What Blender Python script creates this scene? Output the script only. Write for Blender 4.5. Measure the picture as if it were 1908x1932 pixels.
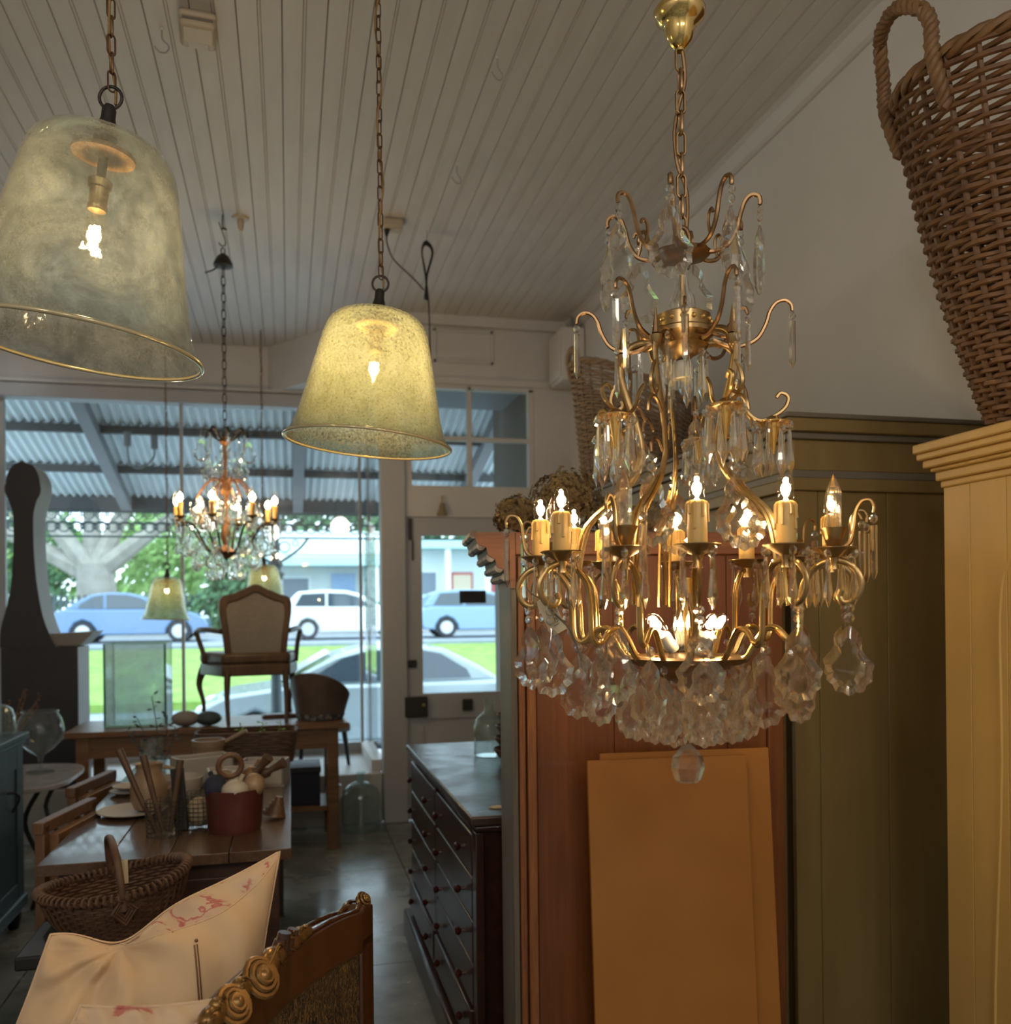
import bpy, math, random
from mathutils import Vector, Matrix
random.seed(7)
SKY = 3.0; FILL_POWER = 26; CH = 3.6; PEN = 3.0; EXPO = 0.6
for o in list(bpy.data.objects): bpy.data.objects.remove(o)
scn = bpy.context.scene
COL = scn.collection
PI = math.pi
R = math.radians

# ------------------------------------------------------------------ camera
F = 1700.0                       # focal length in pixels of the 1908 x 1932 frame
PSI = math.atan(410 / F)         # yaw to the right of the board direction
ROLL = 0.0105
cam = bpy.data.cameras.new('camera')
co = bpy.data.objects.new('camera', cam); COL.objects.link(co)
fw = Vector((math.sin(PSI), math.cos(PSI), 0)); rt = Vector((math.cos(PSI), -math.sin(PSI), 0)); up = Vector((0, 0, 1))
cu = up * math.cos(ROLL) + rt * math.sin(ROLL); cr = rt * math.cos(ROLL) - up * math.sin(ROLL)
m = Matrix((cr, cu, -fw)).transposed().to_4x4(); m.translation = (0, 0, 1.45)
co.matrix_world = m
cam.sensor_fit = 'AUTO'; cam.sensor_width = 36; cam.lens = F / 1932 * 36; cam.shift_y = 185 / 1932
cam.clip_start = 0.05; cam.clip_end = 300
cam.dof.use_dof = True; cam.dof.focus_distance = 1.62; cam.dof.aperture_fstop = 4.6
scn.camera = co
# ------------------------------------------------------------------ world, lights, exposure
scn.view_settings.view_transform = 'Standard'; scn.view_settings.look = 'None'
scn.view_settings.exposure = EXPO; scn.view_settings.gamma = 1; scn.view_settings.use_curve_mapping = False
w = bpy.data.worlds.new('sky'); scn.world = w; w.use_nodes = True
wn = w.node_tree.nodes; wn['Background'].inputs[0].default_value = (0.66, 0.86, 1.0, 1); wn['Background'].inputs[1].default_value = SKY
try:
    cy = scn.cycles; cy.max_bounces = 12; cy.transparent_max_bounces = 24; cy.transmission_bounces = 9
    cy.glossy_bounces = 4; cy.diffuse_bounces = 3; cy.caustics_refractive = False; cy.caustics_reflective = False
    cy.sample_clamp_indirect = 6; cy.blur_glossy = 0.5
except Exception: pass

def area(name, loc, size, power, col, rot=(0, 0, 0), sy=None):
    l = bpy.data.lights.new(name, 'AREA'); l.energy = power; l.color = col; l.size = size
    if sy: l.shape = 'RECTANGLE'; l.size_y = sy
    o = bpy.data.objects.new(name, l); o.location = loc; o.rotation_euler = rot; COL.objects.link(o); return o
# unseen fill lights added behind the viewer to brighten ceiling and room
for lx, ly, lz in ((-1.3, -1.2, 2.95), (.9, -1.6, 2.95), (-.3, -3.0, 2.95)):
    l_ = bpy.data.lights.new('fill_light', 'POINT'); l_.energy = FILL_POWER; l_.color = (1.0, .92, .83); l_.shadow_soft_size = .16
    o_ = bpy.data.objects.new('fill_light', l_); o_.location = (lx, ly, lz); COL.objects.link(o_)

# ------------------------------------------------------------------ mesh helpers
class MB:
    def __init__(s): s.v = []; s.f = []; s.m = []; s.cm = 0
    def add(s, vs, fs, M=None):
        b = len(s.v)
        s.v += [tuple(M @ Vector(p)) if M else tuple(p) for p in vs]
        s.f += [tuple(i + b for i in f) for f in fs]; s.m += [s.cm] * len(fs); return s
    def box(s, x0, x1, y0, y1, z0, z1, M=None):
        v = [(x, y, z) for z in (z0, z1) for y in (y0, y1) for x in (x0, x1)]
        return s.add(v, [(0, 2, 3, 1), (4, 5, 7, 6), (0, 1, 5, 4), (2, 6, 7, 3), (0, 4, 6, 2), (1, 3, 7, 5)], M)
    def lathe(s, prof, n=16, M=None, a0=0.0, mod=None):
        v = []; f = []; rings = []
        for r, z in prof:
            if abs(r) < 1e-7: rings.append([len(v)]); v.append((0, 0, z))
            else:
                rings.append(list(range(len(v), len(v) + n)))
                for i in range(n):
                    a = a0 + 2 * PI * i / n; q = r * (mod(a, z) if mod else 1); v.append((q * math.cos(a), q * math.sin(a), z))
        for A, B in zip(rings, rings[1:]):
            for i in range(n):
                j = (i + 1) % n
                if len(A) == 1 and len(B) == 1: break
                if len(A) == 1: f.append((A[0], B[j], B[i]))
                elif len(B) == 1: f.append((A[i], A[j], B[0]))
                else: f.append((A[i], A[j], B[j], B[i]))
        return s.add(v, f, M)
    def cyl(s, p0, p1, r0, r1=None, n=10):
        p0 = Vector(p0); p1 = Vector(p1); d = p1 - p0; r1 = r0 if r1 is None else r1
        M = Matrix.Translation(p0) @ d.to_track_quat('Z', 'Y').to_matrix().to_4x4()
        return s.lathe([(0, 0), (r0, 0), (r1, d.length), (0, d.length)], n, M)
    def tube(s, pts, r, n=6, closed=False, flat=1.0, M=None):
        P = [Vector(p) for p in pts]; L = len(P)
        rr = r if isinstance(r, (list, tuple)) else [r] * L
        T = []
        for i in range(L):
            a = P[i - 1] if (i > 0 or closed) else P[i]; b = P[(i + 1) % L] if (i < L - 1 or closed) else P[i]
            t = (b - a); T.append(t.normalized() if t.length > 1e-9 else Vector((0, 0, 1)))
        ref = Vector((0, 1, 0)) if abs(T[0].y) < .9 else Vector((1, 0, 0))
        N = (ref - T[0] * ref.dot(T[0])).normalized(); v = []; f = []
        for i in range(L):
            N = (N - T[i] * N.dot(T[i]))
            N = N.normalized() if N.length > 1e-6 else Vector((1, 0, 0))
            B = T[i].cross(N)
            for k in range(n):
                a = 2 * PI * (k + .5) / n
                v.append(P[i] + N * (rr[i] * math.cos(a) * flat) + B * (rr[i] * math.sin(a)))
        for i in range(L if closed else L - 1):
            for k in range(n):
                A = i * n; Bq = ((i + 1) % L) * n; kk = (k + 1) % n
                f.append((A + k, A + kk, Bq + kk, Bq + k))
        if not closed: f.append(tuple(range(n))[::-1]); f.append(tuple((L - 1) * n + k for k in range(n)))
        return s.add(v, f, M)
    def ball(s, c, r, n=10, m=7, sc=(1, 1, 1)):
        prof = [(r * math.sin(PI * i / m), -r * math.cos(PI * i / m)) for i in range(m + 1)]; prof[0] = (0, -r); prof[-1] = (0, r)
        return s.lathe(prof, n, Matrix.Translation(c) @ Matrix.Diagonal((*sc, 1)))
    def extrude(s, pts, d, M=None):           # 2-D outline in x,z extruded along y from 0 to d
        n = len(pts); v = [(x, 0, z) for x, z in pts] + [(x, d, z) for x, z in pts]
        f = [tuple(range(n)), tuple(range(2 * n - 1, n - 1, -1))] + [(i, n + i, n + (i + 1) % n, (i + 1) % n) for i in range(n)]
        return s.add(v, f, M)
    def mesh(s, name, mats, smooth=35, bevel=0):
        me = bpy.data.meshes.new(name); me.from_pydata(s.v, [], s.f); me.validate(verbose=False)
        for q in (mats if isinstance(mats, (list, tuple)) else [mats]): me.materials.append(q)
        if len(me.polygons) == len(s.m) and any(s.m): me.polygons.foreach_set('material_index', s.m)
        if smooth: me.polygons.foreach_set('use_smooth', [True] * len(me.polygons)); me.set_sharp_from_angle(angle=R(smooth))
        me.update(); return me
    def build(s, name, mats, parent=None, loc=None, rot=None, smooth=35, bevel=0, scale=None, M=None):
        return ob(name, s.mesh(name, mats, smooth), parent, loc, rot, bevel, scale, M)

def ob(name, me, parent=None, loc=None, rot=None, bevel=0, scale=None, M=None):
    o = bpy.data.objects.new(name, me); COL.objects.link(o)
    if M is not None: o.matrix_local = M
    if loc is not None: o.location = loc
    if rot is not None: o.rotation_euler = rot
    if scale is not None: o.scale = scale if isinstance(scale, (tuple, list, Vector)) else (scale,) * 3
    if parent: o.parent = parent
    if bevel:
        b = o.modifiers.new('bevel', 'BEVEL'); b.width = bevel; b.segments = 2; b.limit_method = 'ANGLE'; b.angle_limit = R(40)
    return o
def tag(o, label, cat, group=None):
    o['label'] = label; o['category'] = cat
    if group: o['group'] = group
    return o
def thing(name, label, cat, loc=(0, 0, 0), rz=0.0, group=None, rot=None):
    o = bpy.data.objects.new(name, None); COL.objects.link(o); o.location = loc; o.rotation_euler = rot or (0, 0, rz); o.empty_display_size = .05
    return tag(o, label, cat, group)
def struct(o): o['kind'] = 'structure'; return o
def stuff(o): o['kind'] = 'stuff'; return o
def bx(name, mat, x0, x1, y0, y1, z0, z1, parent=None, bevel=0, M=None):
    return MB().box(x0, x1, y0, y1, z0, z1, M).build(name, mat, parent, bevel=bevel, smooth=0 if not bevel else 35)
def spline(pts, k=6, closed=False):           # Catmull-Rom through the points
    P = [Vector(p) for p in pts]; L = len(P); out = []
    for i in range(L if closed else L - 1):
        a = P[i - 1] if (i or closed) else P[0]; b = P[i]; c = P[(i + 1) % L]; d = P[(i + 2) % L] if (closed or i + 2 < L) else P[-1]
        for j in range(k):
            t = j / k
            out.append(.5 * ((2 * b) + (c - a) * t + (2 * a - 5 * b + 4 * c - d) * t * t + (3 * b - 3 * c + d - a) * t ** 3))
    if not closed: out.append(P[-1])
    return out
def point(name, loc, power, col, radius=.008, parent=None):
    l = bpy.data.lights.new(name, 'POINT'); l.energy = power; l.color = col; l.shadow_soft_size = radius
    o = bpy.data.objects.new(name, l); o.location = loc; COL.objects.link(o)
    if parent: o.parent = parent
    return o

# ------------------------------------------------------------------ materials
class NT:
    def __init__(s, name):
        s.m = bpy.data.materials.new(name); s.m.use_nodes = True; s.t = s.m.node_tree; s.t.nodes.clear()
        s.out = s.n('ShaderNodeOutputMaterial')
    def n(s, t, **k):
        q = s.t.nodes.new(t)
        for a, b in k.items():
            if hasattr(q, a): setattr(q, a, b)
        return q
    def l(s, a, b): s.t.links.new(a, b)
    def coords(s, scale=(1, 1, 1), kind='Object'):
        tc = s.n('ShaderNodeTexCoord'); mp = s.n('ShaderNodeMapping'); mp.inputs['Scale'].default_value = scale
        s.l(tc.outputs[kind], mp.inputs['Vector']); return mp.outputs['Vector']
    def noise(s, vec, sc=5, det=4, rough=.6, dist=0):
        q = s.n('ShaderNodeTexNoise'); q.inputs['Scale'].default_value = sc; q.inputs['Detail'].default_value = det
        q.inputs['Roughness'].default_value = rough; q.inputs['Distortion'].default_value = dist; s.l(vec, q.inputs['Vector']); return q.outputs['Fac']
    def ramp(s, fac, stops):
        q = s.n('ShaderNodeValToRGB'); e = q.color_ramp.elements
        while len(e) < len(stops): e.new(.5)
        for x, (p, c) in zip(e, stops): x.position = p; x.color = (*c, 1) if len(c) == 3 else c
        s.l(fac, q.inputs['Fac']); return q.outputs['Color']
    def mix(s, fac, a, b):
        q = s.n('ShaderNodeMixShader')
        if isinstance(fac, float): q.inputs[0].default_value = fac
        else: s.l(fac, q.inputs[0])
        s.l(a, q.inputs[1]); s.l(b, q.inputs[2]); return q.outputs[0]
    def done(s, sh): s.l(sh, s.out.inputs['Surface']); return s.m
def g3(v): return (v, v, v)

def pbr(name, c, c2=None, rough=.5, metal=0.0, sc=8, stretch=(1, 1, 1), bump=0.0, bsc=None, spread=(.3, .7), coat=0.0, sheen=0.0, dist=0.0, det=5, r2=None, sub=0.0):
    q = NT(name); p = q.n('ShaderNodeBsdfPrincipled')
    p.inputs['Roughness'].default_value = rough; p.inputs['Metallic'].default_value = metal
    if 'Coat Weight' in p.inputs: p.inputs['Coat Weight'].default_value = coat
    if sheen: p.inputs['Sheen Weight'].default_value = sheen
    if sub: p.inputs['Subsurface Weight'].default_value = sub; p.inputs['Subsurface Scale'].default_value = .01
    v = q.coords(stretch); f = q.noise(v, sc, det, .6, dist)
    if c2: q.l(q.ramp(f, [(spread[0], c), (spread[1], c2)]), p.inputs['Base Color'])
    else: p.inputs['Base Color'].default_value = (*c, 1)
    if r2 is not None: q.l(q.ramp(f, [(spread[0], g3(rough)), (spread[1], g3(r2))]), p.inputs['Roughness'])
    if bump:
        b = q.n('ShaderNodeBump'); b.inputs['Strength'].default_value = bump; b.inputs['Distance'].default_value = .004
        q.l(q.noise(v, bsc or sc * 3, 5), b.inputs['Height']); q.l(b.outputs[0], p.inputs['Normal'])
    return q.done(p.outputs[0])
def wood(name, c, c2, axis='z', sc=3.0, rough=.45, coat=0.0, bump=.15, ring=1.0):
    st = {'x': (.12, 1, 1), 'y': (1, .12, 1), 'z': (1, 1, .12)}[axis]
    q = NT(name); p = q.n('ShaderNodeBsdfPrincipled'); p.inputs['Roughness'].default_value = rough; p.inputs['Coat Weight'].default_value = coat
    st = tuple(1 if a == 1 else .05 for a in st)
    v = q.coords(st); n1 = q.noise(v, sc * 5, 5, .6, .8); n2 = q.noise(v, sc * 34, 4, .7, .3)
    mx = q.n('ShaderNodeMix'); mx.data_type = 'FLOAT'; mx.inputs[0].default_value = .45 * ring; q.l(n1, mx.inputs[2]); q.l(n2, mx.inputs[3])
    q.l(q.ramp(mx.outputs[0], [(.36, c2), (.64, c)]), p.inputs['Base Color'])
    if bump:
        b = q.n('ShaderNodeBump'); b.inputs['Strength'].default_value = bump; b.inputs['Distance'].default_value = .003
        q.l(mx.outputs[0], b.inputs['Height']); q.l(b.outputs[0], p.inputs['Normal'])
    return q.done(p.outputs[0])
def thin_glass(name, tint, haze=0.0, haze_col=(.8, .8, .75), hs=6, gl=1.0, rough=.02, spots=0.0, bump=.05, trans=.6, lo=.3, hi=.7, fwd=0.0, grime=None):
    q = NT(name); v = q.coords()
    tr = q.n('ShaderNodeBsdfTransparent'); tr.inputs[0].default_value = (*tint, 1)
    if grime: q.l(q.ramp(q.noise(v, 6, 9, .75, 2.2), [(.42, tint), (.60, grime)]), tr.inputs[0])
    gs = q.n('ShaderNodeBsdfGlossy'); gs.inputs['Roughness'].default_value = rough; gs.inputs[0].default_value = (gl, gl, gl, 1)
    lw = q.n('ShaderNodeLayerWeight'); lw.inputs[0].default_value = .5
    pw = q.n('ShaderNodeMath', operation='POWER'); q.l(lw.outputs['Facing'], pw.inputs[0]); pw.inputs[1].default_value = 4.0
    fr = q.n('ShaderNodeMath', operation='MULTIPLY_ADD'); q.l(pw.outputs[0], fr.inputs[0]); fr.inputs[1].default_value = .75; fr.inputs[2].default_value = .04
    if bump:
        b = q.n('ShaderNodeBump'); b.inputs['Strength'].default_value = bump; b.inputs['Distance'].default_value = .01
        q.l(q.noise(v, 14, 3), b.inputs['Height']); q.l(b.outputs[0], gs.inputs['Normal'])
    sh = q.mix(fr.outputs[0], tr.outputs[0], gs.outputs[0])
    if haze:
        d = q.n('ShaderNodeBsdfDiffuse'); t2 = q.n('ShaderNodeBsdfTranslucent')
        rf = q.n('ShaderNodeBsdfRefraction'); rf.inputs['IOR'].default_value = 1.06; rf.inputs['Roughness'].default_value = .34
        for k in (d, t2, rf): k.inputs[0].default_value = (*haze_col, 1)
        hz = q.mix(fwd, q.mix(trans, d.outputs[0], t2.outputs[0]), rf.outputs[0])
        f = q.ramp(q.noise(v, hs, 8, .7, .6), [(lo, g3(haze * .45)), (hi, g3(min(1, haze * 1.35)))])
        if spots:
            f2 = q.ramp(q.noise(v, 160, 3, .6), [(.45, g3(1)), (.6, g3(1 - spots))])
            mm = q.n('ShaderNodeMix'); mm.data_type = 'RGBA'; mm.blend_type = 'MULTIPLY'; mm.inputs[0].default_value = 1
            q.l(f, mm.inputs[6]); q.l(f2, mm.inputs[7]); f = mm.outputs[2]
        sh = q.mix(f, sh, hz)
    return q.done(sh)
def emit(name, col, st):
    q = NT(name); e = q.n('ShaderNodeEmission'); e.inputs[0].default_value = (*col, 1); e.inputs[1].default_value = st; return q.done(e.outputs[0])
def crystal(name, col=(1, 1, 1), clear=.3, glow_mix=.16):
    q = NT(name); g = q.n('ShaderNodeBsdfGlass'); g.inputs['IOR'].default_value = 1.54; g.inputs['Color'].default_value = (*col, 1); g.inputs['Roughness'].default_value = 0
    t = q.n('ShaderNodeBsdfTransparent')
    g2 = q.n('ShaderNodeBsdfGlass'); g2.inputs['IOR'].default_value = 1.54; g2.inputs['Color'].default_value = (*col, 1); g2.inputs['Roughness'].default_value = .16   # rough share that puts a bulb glow into the glass
    return q.done(q.mix(clear, q.mix(glow_mix, g.outputs[0], g2.outputs[0]), t.outputs[0]))

M = {}
M['white_paint'] = pbr('white_paint', (.66, .63, .60), (.72, .70, .67), .55, sc=3, bump=.05)
M['ceiling_paint'] = pbr('ceiling_paint', (.60, .57, .54), (.70, .68, .65), .5, sc=2.2, stretch=(4, .6, 1), bump=.08, bsc=20)
M['groove'] = pbr('groove', (.20, .18, .16), rough=.8)
M['plaster'] = pbr('plaster', (.66, .65, .64), (.72, .71, .70), .8, sc=1.6, bump=.06, bsc=30)
M['trim_white'] = pbr('trim_white', (.58, .56, .54), (.64, .62, .60), .5, sc=3, bump=.04)
M['trim_grey'] = pbr('trim_grey', (.42, .42, .43), (.48, .48, .49), .5, sc=3)
M['concrete'] = pbr('concrete', (.12, .138, .125), (.40, .41, .38), .16, sc=1.3, spread=(.38, .68), bump=.08, bsc=9, r2=.38, det=9)
M['joint'] = pbr('joint', (.05, .05, .05), rough=.8)
M['brass'] = pbr('brass', (.33, .215, .095), (.48, .33, .15), .28, 1.0, sc=30, r2=.34)
M['brass_bright'] = pbr('brass_bright', (.78, .56, .20), (.86, .64, .28), .14, 1.0, sc=20)
M['copper_brass'] = pbr('copper_brass', (.24, .14, .07), (.34, .22, .11), .32, 1.0, sc=40)
M['chain_brown'] = pbr('chain_brown', (.10, .055, .03), (.18, .10, .055), .4, .7, sc=40)
M['gilt'] = pbr('gilt', (.72, .45, .13), (.84, .56, .2), .22, 1.0, sc=30)
M['dark_metal'] = pbr('dark_metal', (.035, .033, .03), (.06, .05, .045), .42, .7, sc=20)
M['iron'] = pbr('iron', (.05, .045, .04), rough=.5, metal=.6)
M['crystal'] = crystal('crystal', (1, .97, .90), .34)
M['crystal_flat'] = crystal('crystal_flat', (1, .97, .90), .86)
M['crystal_clear'] = crystal('crystal_clear', (1, 1, 1), .45)
M['bulb_glass'] = thin_glass('bulb_glass', (1, .98, .94), bump=0)
M['filament'] = emit('filament', (1, .70, .36), 240)
M['filament_soft'] = emit('filament_soft', (1, .66, .30), 90)
M['candle'] = pbr('candle', (.60, .36, .10), (.68, .43, .14), .4, sc=20)
M['socket_white'] = pbr('socket_white', (.75, .70, .58), rough=.35)
M['wood_disc'] = wood('wood_disc', (.42, .24, .11), (.26, .13, .05), 'x')
M['cord_gold'] = pbr('cord_gold', (.20, .11, .035), (.32, .20, .07), .7, sc=200)
M['shade_clear'] = thin_glass('shade_clear', (.93, .97, .95), .24, (.82, .85, .83), 6, .9, spots=.4, bump=.25, trans=.4, lo=.42, hi=.62, fwd=.6, grime=(.66, .70, .69))
M['shade_frost'] = thin_glass('shade_frost', (.86, .88, .80), .60, (.80, .84, .72), 4, .9, spots=.75, bump=.15, trans=.5, lo=.25, hi=.7, fwd=.68, grime=(.70, .72, .56))
M['shade_rim'] = pbr('shade_rim', (.52, .45, .28), rough=.15, metal=.3)
M['pane'] = thin_glass('pane', (.97, .985, .98), bump=0, gl=.8)
M['aqua_glass'] = thin_glass('aqua_glass', (.92, .98, .97), .42, (.80, .88, .90), 5, bump=.02)
M['aqua_edge'] = pbr('aqua_edge', (.30, .62, .54), rough=.15)
M['jar_glass'] = thin_glass('jar_glass', (.90, .94, .93), .05, (.8, .85, .85), 8, bump=.08)
M['pine'] = wood('pine', (.215, .064, .010), (.11, .028, .004), 'z', 2.6, .45, .1)
M['pine_edge'] = wood('pine_edge', (.34, .13, .04), (.13, .04, .012), 'z', 5, .5)
M['grey_stile'] = wood('grey_stile', (.17, .145, .12), (.10, .08, .06), 'z', 5, .55)
M['cornice_wood'] = wood('cornice_wood', (.30, .11, .04), (.16, .05, .018), 'x', 4, .5)
M['chip_paint'] = pbr('chip_paint', (.10, .08, .065), (.45, .40, .34), .6, sc=14, spread=(.4, .6))
M['hardboard'] = pbr('hardboard', (.345, .14, .021), (.41, .17, .03), .5, sc=2.4, bump=.03, bsc=60)
M['olive'] = pbr('olive', (.185, .125, .042), (.245, .175, .066), .5, sc=3, stretch=(2, 2, .3), bump=.06, bsc=12)
M['olive_dark'] = pbr('olive_dark', (.15, .13, .10), rough=.5)
M['cream_wood'] = pbr('cream_wood', (.55, .35, .105), (.62, .41, .14), .42, sc=4, stretch=(2, 2, .25), bump=.08, bsc=10)
M['seam'] = pbr('seam', (.05, .03, .015), rough=.8)
M['mahogany'] = wood('mahogany', (.055, .018, .012), (.022, .008, .006), 'y', 4, .32, .25)
M['mahogany_top'] = pbr('mahogany_top', (.035, .022, .018), (.075, .05, .04), .26, sc=6, bump=.35, bsc=22, r2=.4)
M['knob'] = pbr('knob', (.05, .012, .01), rough=.25, coat=.5)
M['table_top'] = wood('table_top', (.12, .072, .045), (.06, .033, .02), 'y', 3, .26, .2)
M['table_wood'] = wood('table_wood', (.075, .032, .018), (.03, .012, .008), 'x', 4, .42)
M['oak'] = wood('oak', (.24, .125, .055), (.13, .06, .025), 'x', 4, .4)
M['light_wood'] = wood('light_wood', (.18, .095, .05), (.11, .055, .026), 'z', 4, .45)
M['teal'] = pbr('teal', (.016, .040, .047), (.027, .06, .07), .5, sc=6, bump=.08)
M['marble'] = pbr('marble', (.30, .29, .31), (.44, .43, .45), .2, sc=5, dist=2)
M['wicker'] = pbr('wicker', (.10, .045, .018), (.20, .10, .04), .55, sc=25, bump=.2, bsc=90)
M['wicker_rim'] = pbr('wicker_rim', (.13, .065, .026), (.25, .14, .06), .5, sc=14, bump=.2)
M['wicker_grey'] = pbr('wicker_grey', (.24, .155, .09), (.38, .27, .18), .6, sc=25, bump=.2, bsc=90)
M['wicker_dark'] = pbr('wicker_dark', (.062, .03, .017), (.12, .062, .036), .55, sc=30, bump=.2, bsc=90)
M['hydrangea'] = pbr('hydrangea', (.085, .05, .022), (.24, .175, .075), .75, sc=30)
M['stem'] = pbr('stem', (.13, .08, .04), rough=.8)
M['cushion'] = pbr('cushion', (.60, .41, .235), (.66, .46, .27), .8, sc=4, bump=.12, bsc=420, sheen=.2)
M['tag_paper'] = pbr('tag_paper', (.62, .52, .34), rough=.7)
M['ink'] = pbr('ink', (.05, .045, .05), rough=.7)
M['twine'] = pbr('twine', (.16, .12, .08), rough=.9)
M['chair_wood'] = wood('chair_wood', (.075, .026, .011), (.032, .011, .005), 'z', 4, .26, .35)
M['chair_gilt'] = pbr('chair_gilt', (.15, .08, .026), (.34, .19, .06), .28, .65, sc=40)
M['black'] = pbr('black', (.012, .012, .013), rough=.5)
M['navy'] = pbr('navy', (.018, .022, .045), rough=.85)
M['ivory_plastic'] = pbr('ivory_plastic', (.52, .43, .30), rough=.4)
M['grey_plastic'] = pbr('grey_plastic', (.35, .34, .33), rough=.4)
M['bowl_cream'] = pbr('bowl_cream', (.40, .36, .30), (.46, .42, .36), .5, sc=8)
M['stoneware'] = pbr('stoneware', (.26, .17, .10), (.34, .24, .15), .35, sc=6)
M['oxblood'] = pbr('oxblood', (.075, .02, .018), (.12, .035, .028), .3, sc=5)
M['linen'] = pbr('linen', (.23, .205, .19), (.27, .245, .23), .85, sc=50)
M['walnut'] = wood('walnut', (.13, .075, .04), (.06, .033, .018), 'z', 5, .4)
M['bell'] = pbr('bell', (.42, .33, .18), rough=.35, metal=.8)
def fabric_leaf():
    q = NT('brocade'); v = q.coords((30, 30, 7)); p = q.n('ShaderNodeBsdfPrincipled'); p.inputs['Roughness'].default_value = .6
    f = q.noise(v, 3.2, 3, .5, 3.5); q.l(q.ramp(f, [(.43, (.010, .011, .010)), (.475, (.26, .145, .04)), (.505, (.26, .145, .04)), (.53, (.010, .011, .010))]), p.inputs['Base Color'])
    return q.done(p.outputs[0])
M['brocade'] = fabric_leaf()
def toile():
    q = NT('toile_print'); v = q.coords((1, 1, 1)); p = q.n('ShaderNodeBsdfPrincipled'); p.inputs['Roughness'].default_value = .85
    f = q.noise(v, 13, 3, .5, 2.5); f2 = q.noise(v, 9, 2, .5, 1.0)
    c1 = q.ramp(f, [(.47, (.58, .42, .28)), (.50, (.42, .10, .09)), (.54, (.52, .22, .18)), (.57, (.58, .40, .27))])
    m1 = q.n('ShaderNodeMix'); m1.data_type = 'RGBA'; q.l(q.ramp(f2, [(.49, g3(0)), (.53, g3(1))]), m1.inputs[0])
    m1.inputs[6].default_value = (.60, .44, .29, 1); q.l(c1, m1.inputs[7]); q.l(m1.outputs[2], p.inputs['Base Color'])
    return q.done(p.outputs[0])
M['toile'] = toile()

# ================================================================== THE ROOM
CEIL = 3.5
# floor: poured slabs with sawn joints
fl = struct(MB().box(-2.65, 2.05, -4.05, 6.25, -.12, -.012).build('floor', M['joint'], smooth=0))
xs = [-2.65, -1.05, .62, 2.03]; ys = [-4.0, -1.6, .4, 2.05, 3.72, 5.1, 6.22]
for i in range(3):
    for j in range(6):
        bx('slab', M['concrete'], xs[i] + .003, xs[i + 1] - .003, ys[j] + .003, ys[j + 1] - .003, -.012, 0, fl)
# ceiling of beaded boards
cl = struct(MB().box(-2.75, 2.05, -4.05, 7.25, CEIL + .022, CEIL + .1).build('ceiling', M['groove'], smooth=0))
W_ = .1525; e = .0011
prof = [(e, .0), (e + .003, -.0) if 0 else (e + .002, -.004 + .004), (W_ / 2 - .007, 0), (W_ / 2 - .005, .005), (W_ / 2 - .003, .0015), (W_ / 2 + .003, .0015), (W_ / 2 + .005, .005), (W_ / 2 + .007, 0), (W_ - e - .002, 0), (W_ - e, .003), (W_ - e, .02), (e, .02)]
prof[0] = (e, .003)
bm = MB().extrude(prof, 11.2).mesh('board', M['ceiling_paint'], 0)
for i in range(-17, 13):
    ob('board', bm, cl, (i * W_, -4.0, CEIL))
# walls
struct(MB().box(2.0, 2.15, -4.05, 6.32, 0, CEIL + .05).build('wall_right', M['plaster'], smooth=0))
struct(MB().box(-2.8, -2.65, -4.05, 7.3, 0, CEIL + .05).build('wall_left', M['plaster'], smooth=0))
struct(MB().box(-2.8, 2.15, -4.2, -4.05, 0, CEIL + .05).build('wall_back', M['plaster'], smooth=0))
# cornice strip along the right wall
c = MB().extrude([(0, 0), (-.055, 0), (-.055, -.012), (-.04, -.02), (-.022, -.045), (-.012, -.06), (-.012, -.085), (0, -.085)], 10.2)
struct(c.build('trim_1', M['trim_white'], loc=(2.0, -4.0, CEIL + .003), smooth=0))
# front wall above the shop window, the splayed bulkhead and the piece above the fanlight
wf = MB().box(-2.65, .62, 7.2, 7.3, 3.13, CEIL + .02).box(-2.65, -2.05, 7.2, 7.3, 0, 3.13).box(.62, 2.0, 6.2, 6.3, 3.08, CEIL + .02).box(1.72, 2.0, 6.2, 6.3, 0, 3.08)
v = [(-.135, 7.2), (.615, 6.2), (.615, 7.2)]
wf.add([(x, y, 3.15) for x, y in v] + [(x, y, CEIL + .01) for x, y in v], [(0, 1, 2), (5, 4, 3), (0, 3, 4, 1), (1, 4, 5, 2), (2, 5, 3, 0)])
struct(wf.build('wall_front', M['trim_white'], smooth=0))
# post between window and door, running to the ceiling
struct(bx('trim_2', M['trim_grey'], .622, .79, 6.17, 6.33, 0, CEIL, bevel=.006))
# moulded panel above the fanlight
t3 = MB()
for a in ((1.0, 1.42, 3.18, 3.195), (1.0, 1.42, 3.395, 3.41)): t3.box(a[0], a[1], 6.185, 6.2, a[2], a[3])
for a in (1.0, 1.405): t3.box(a, a + .015, 6.185, 6.2, 3.18, 3.41)
t3.box(.79, 2.0, 6.15, 6.2, CEIL - .07, CEIL); t3.box(.79, 2.0, 6.18, 6.2, 3.03, 3.075)
struct(t3.build('trim_3', M['trim_white'], smooth=0))
# window platform
struct(bx('trim_4', M['trim_white'], -2.65, .618, 6.22, 7.2, 0, .34, bevel=.008))
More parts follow.
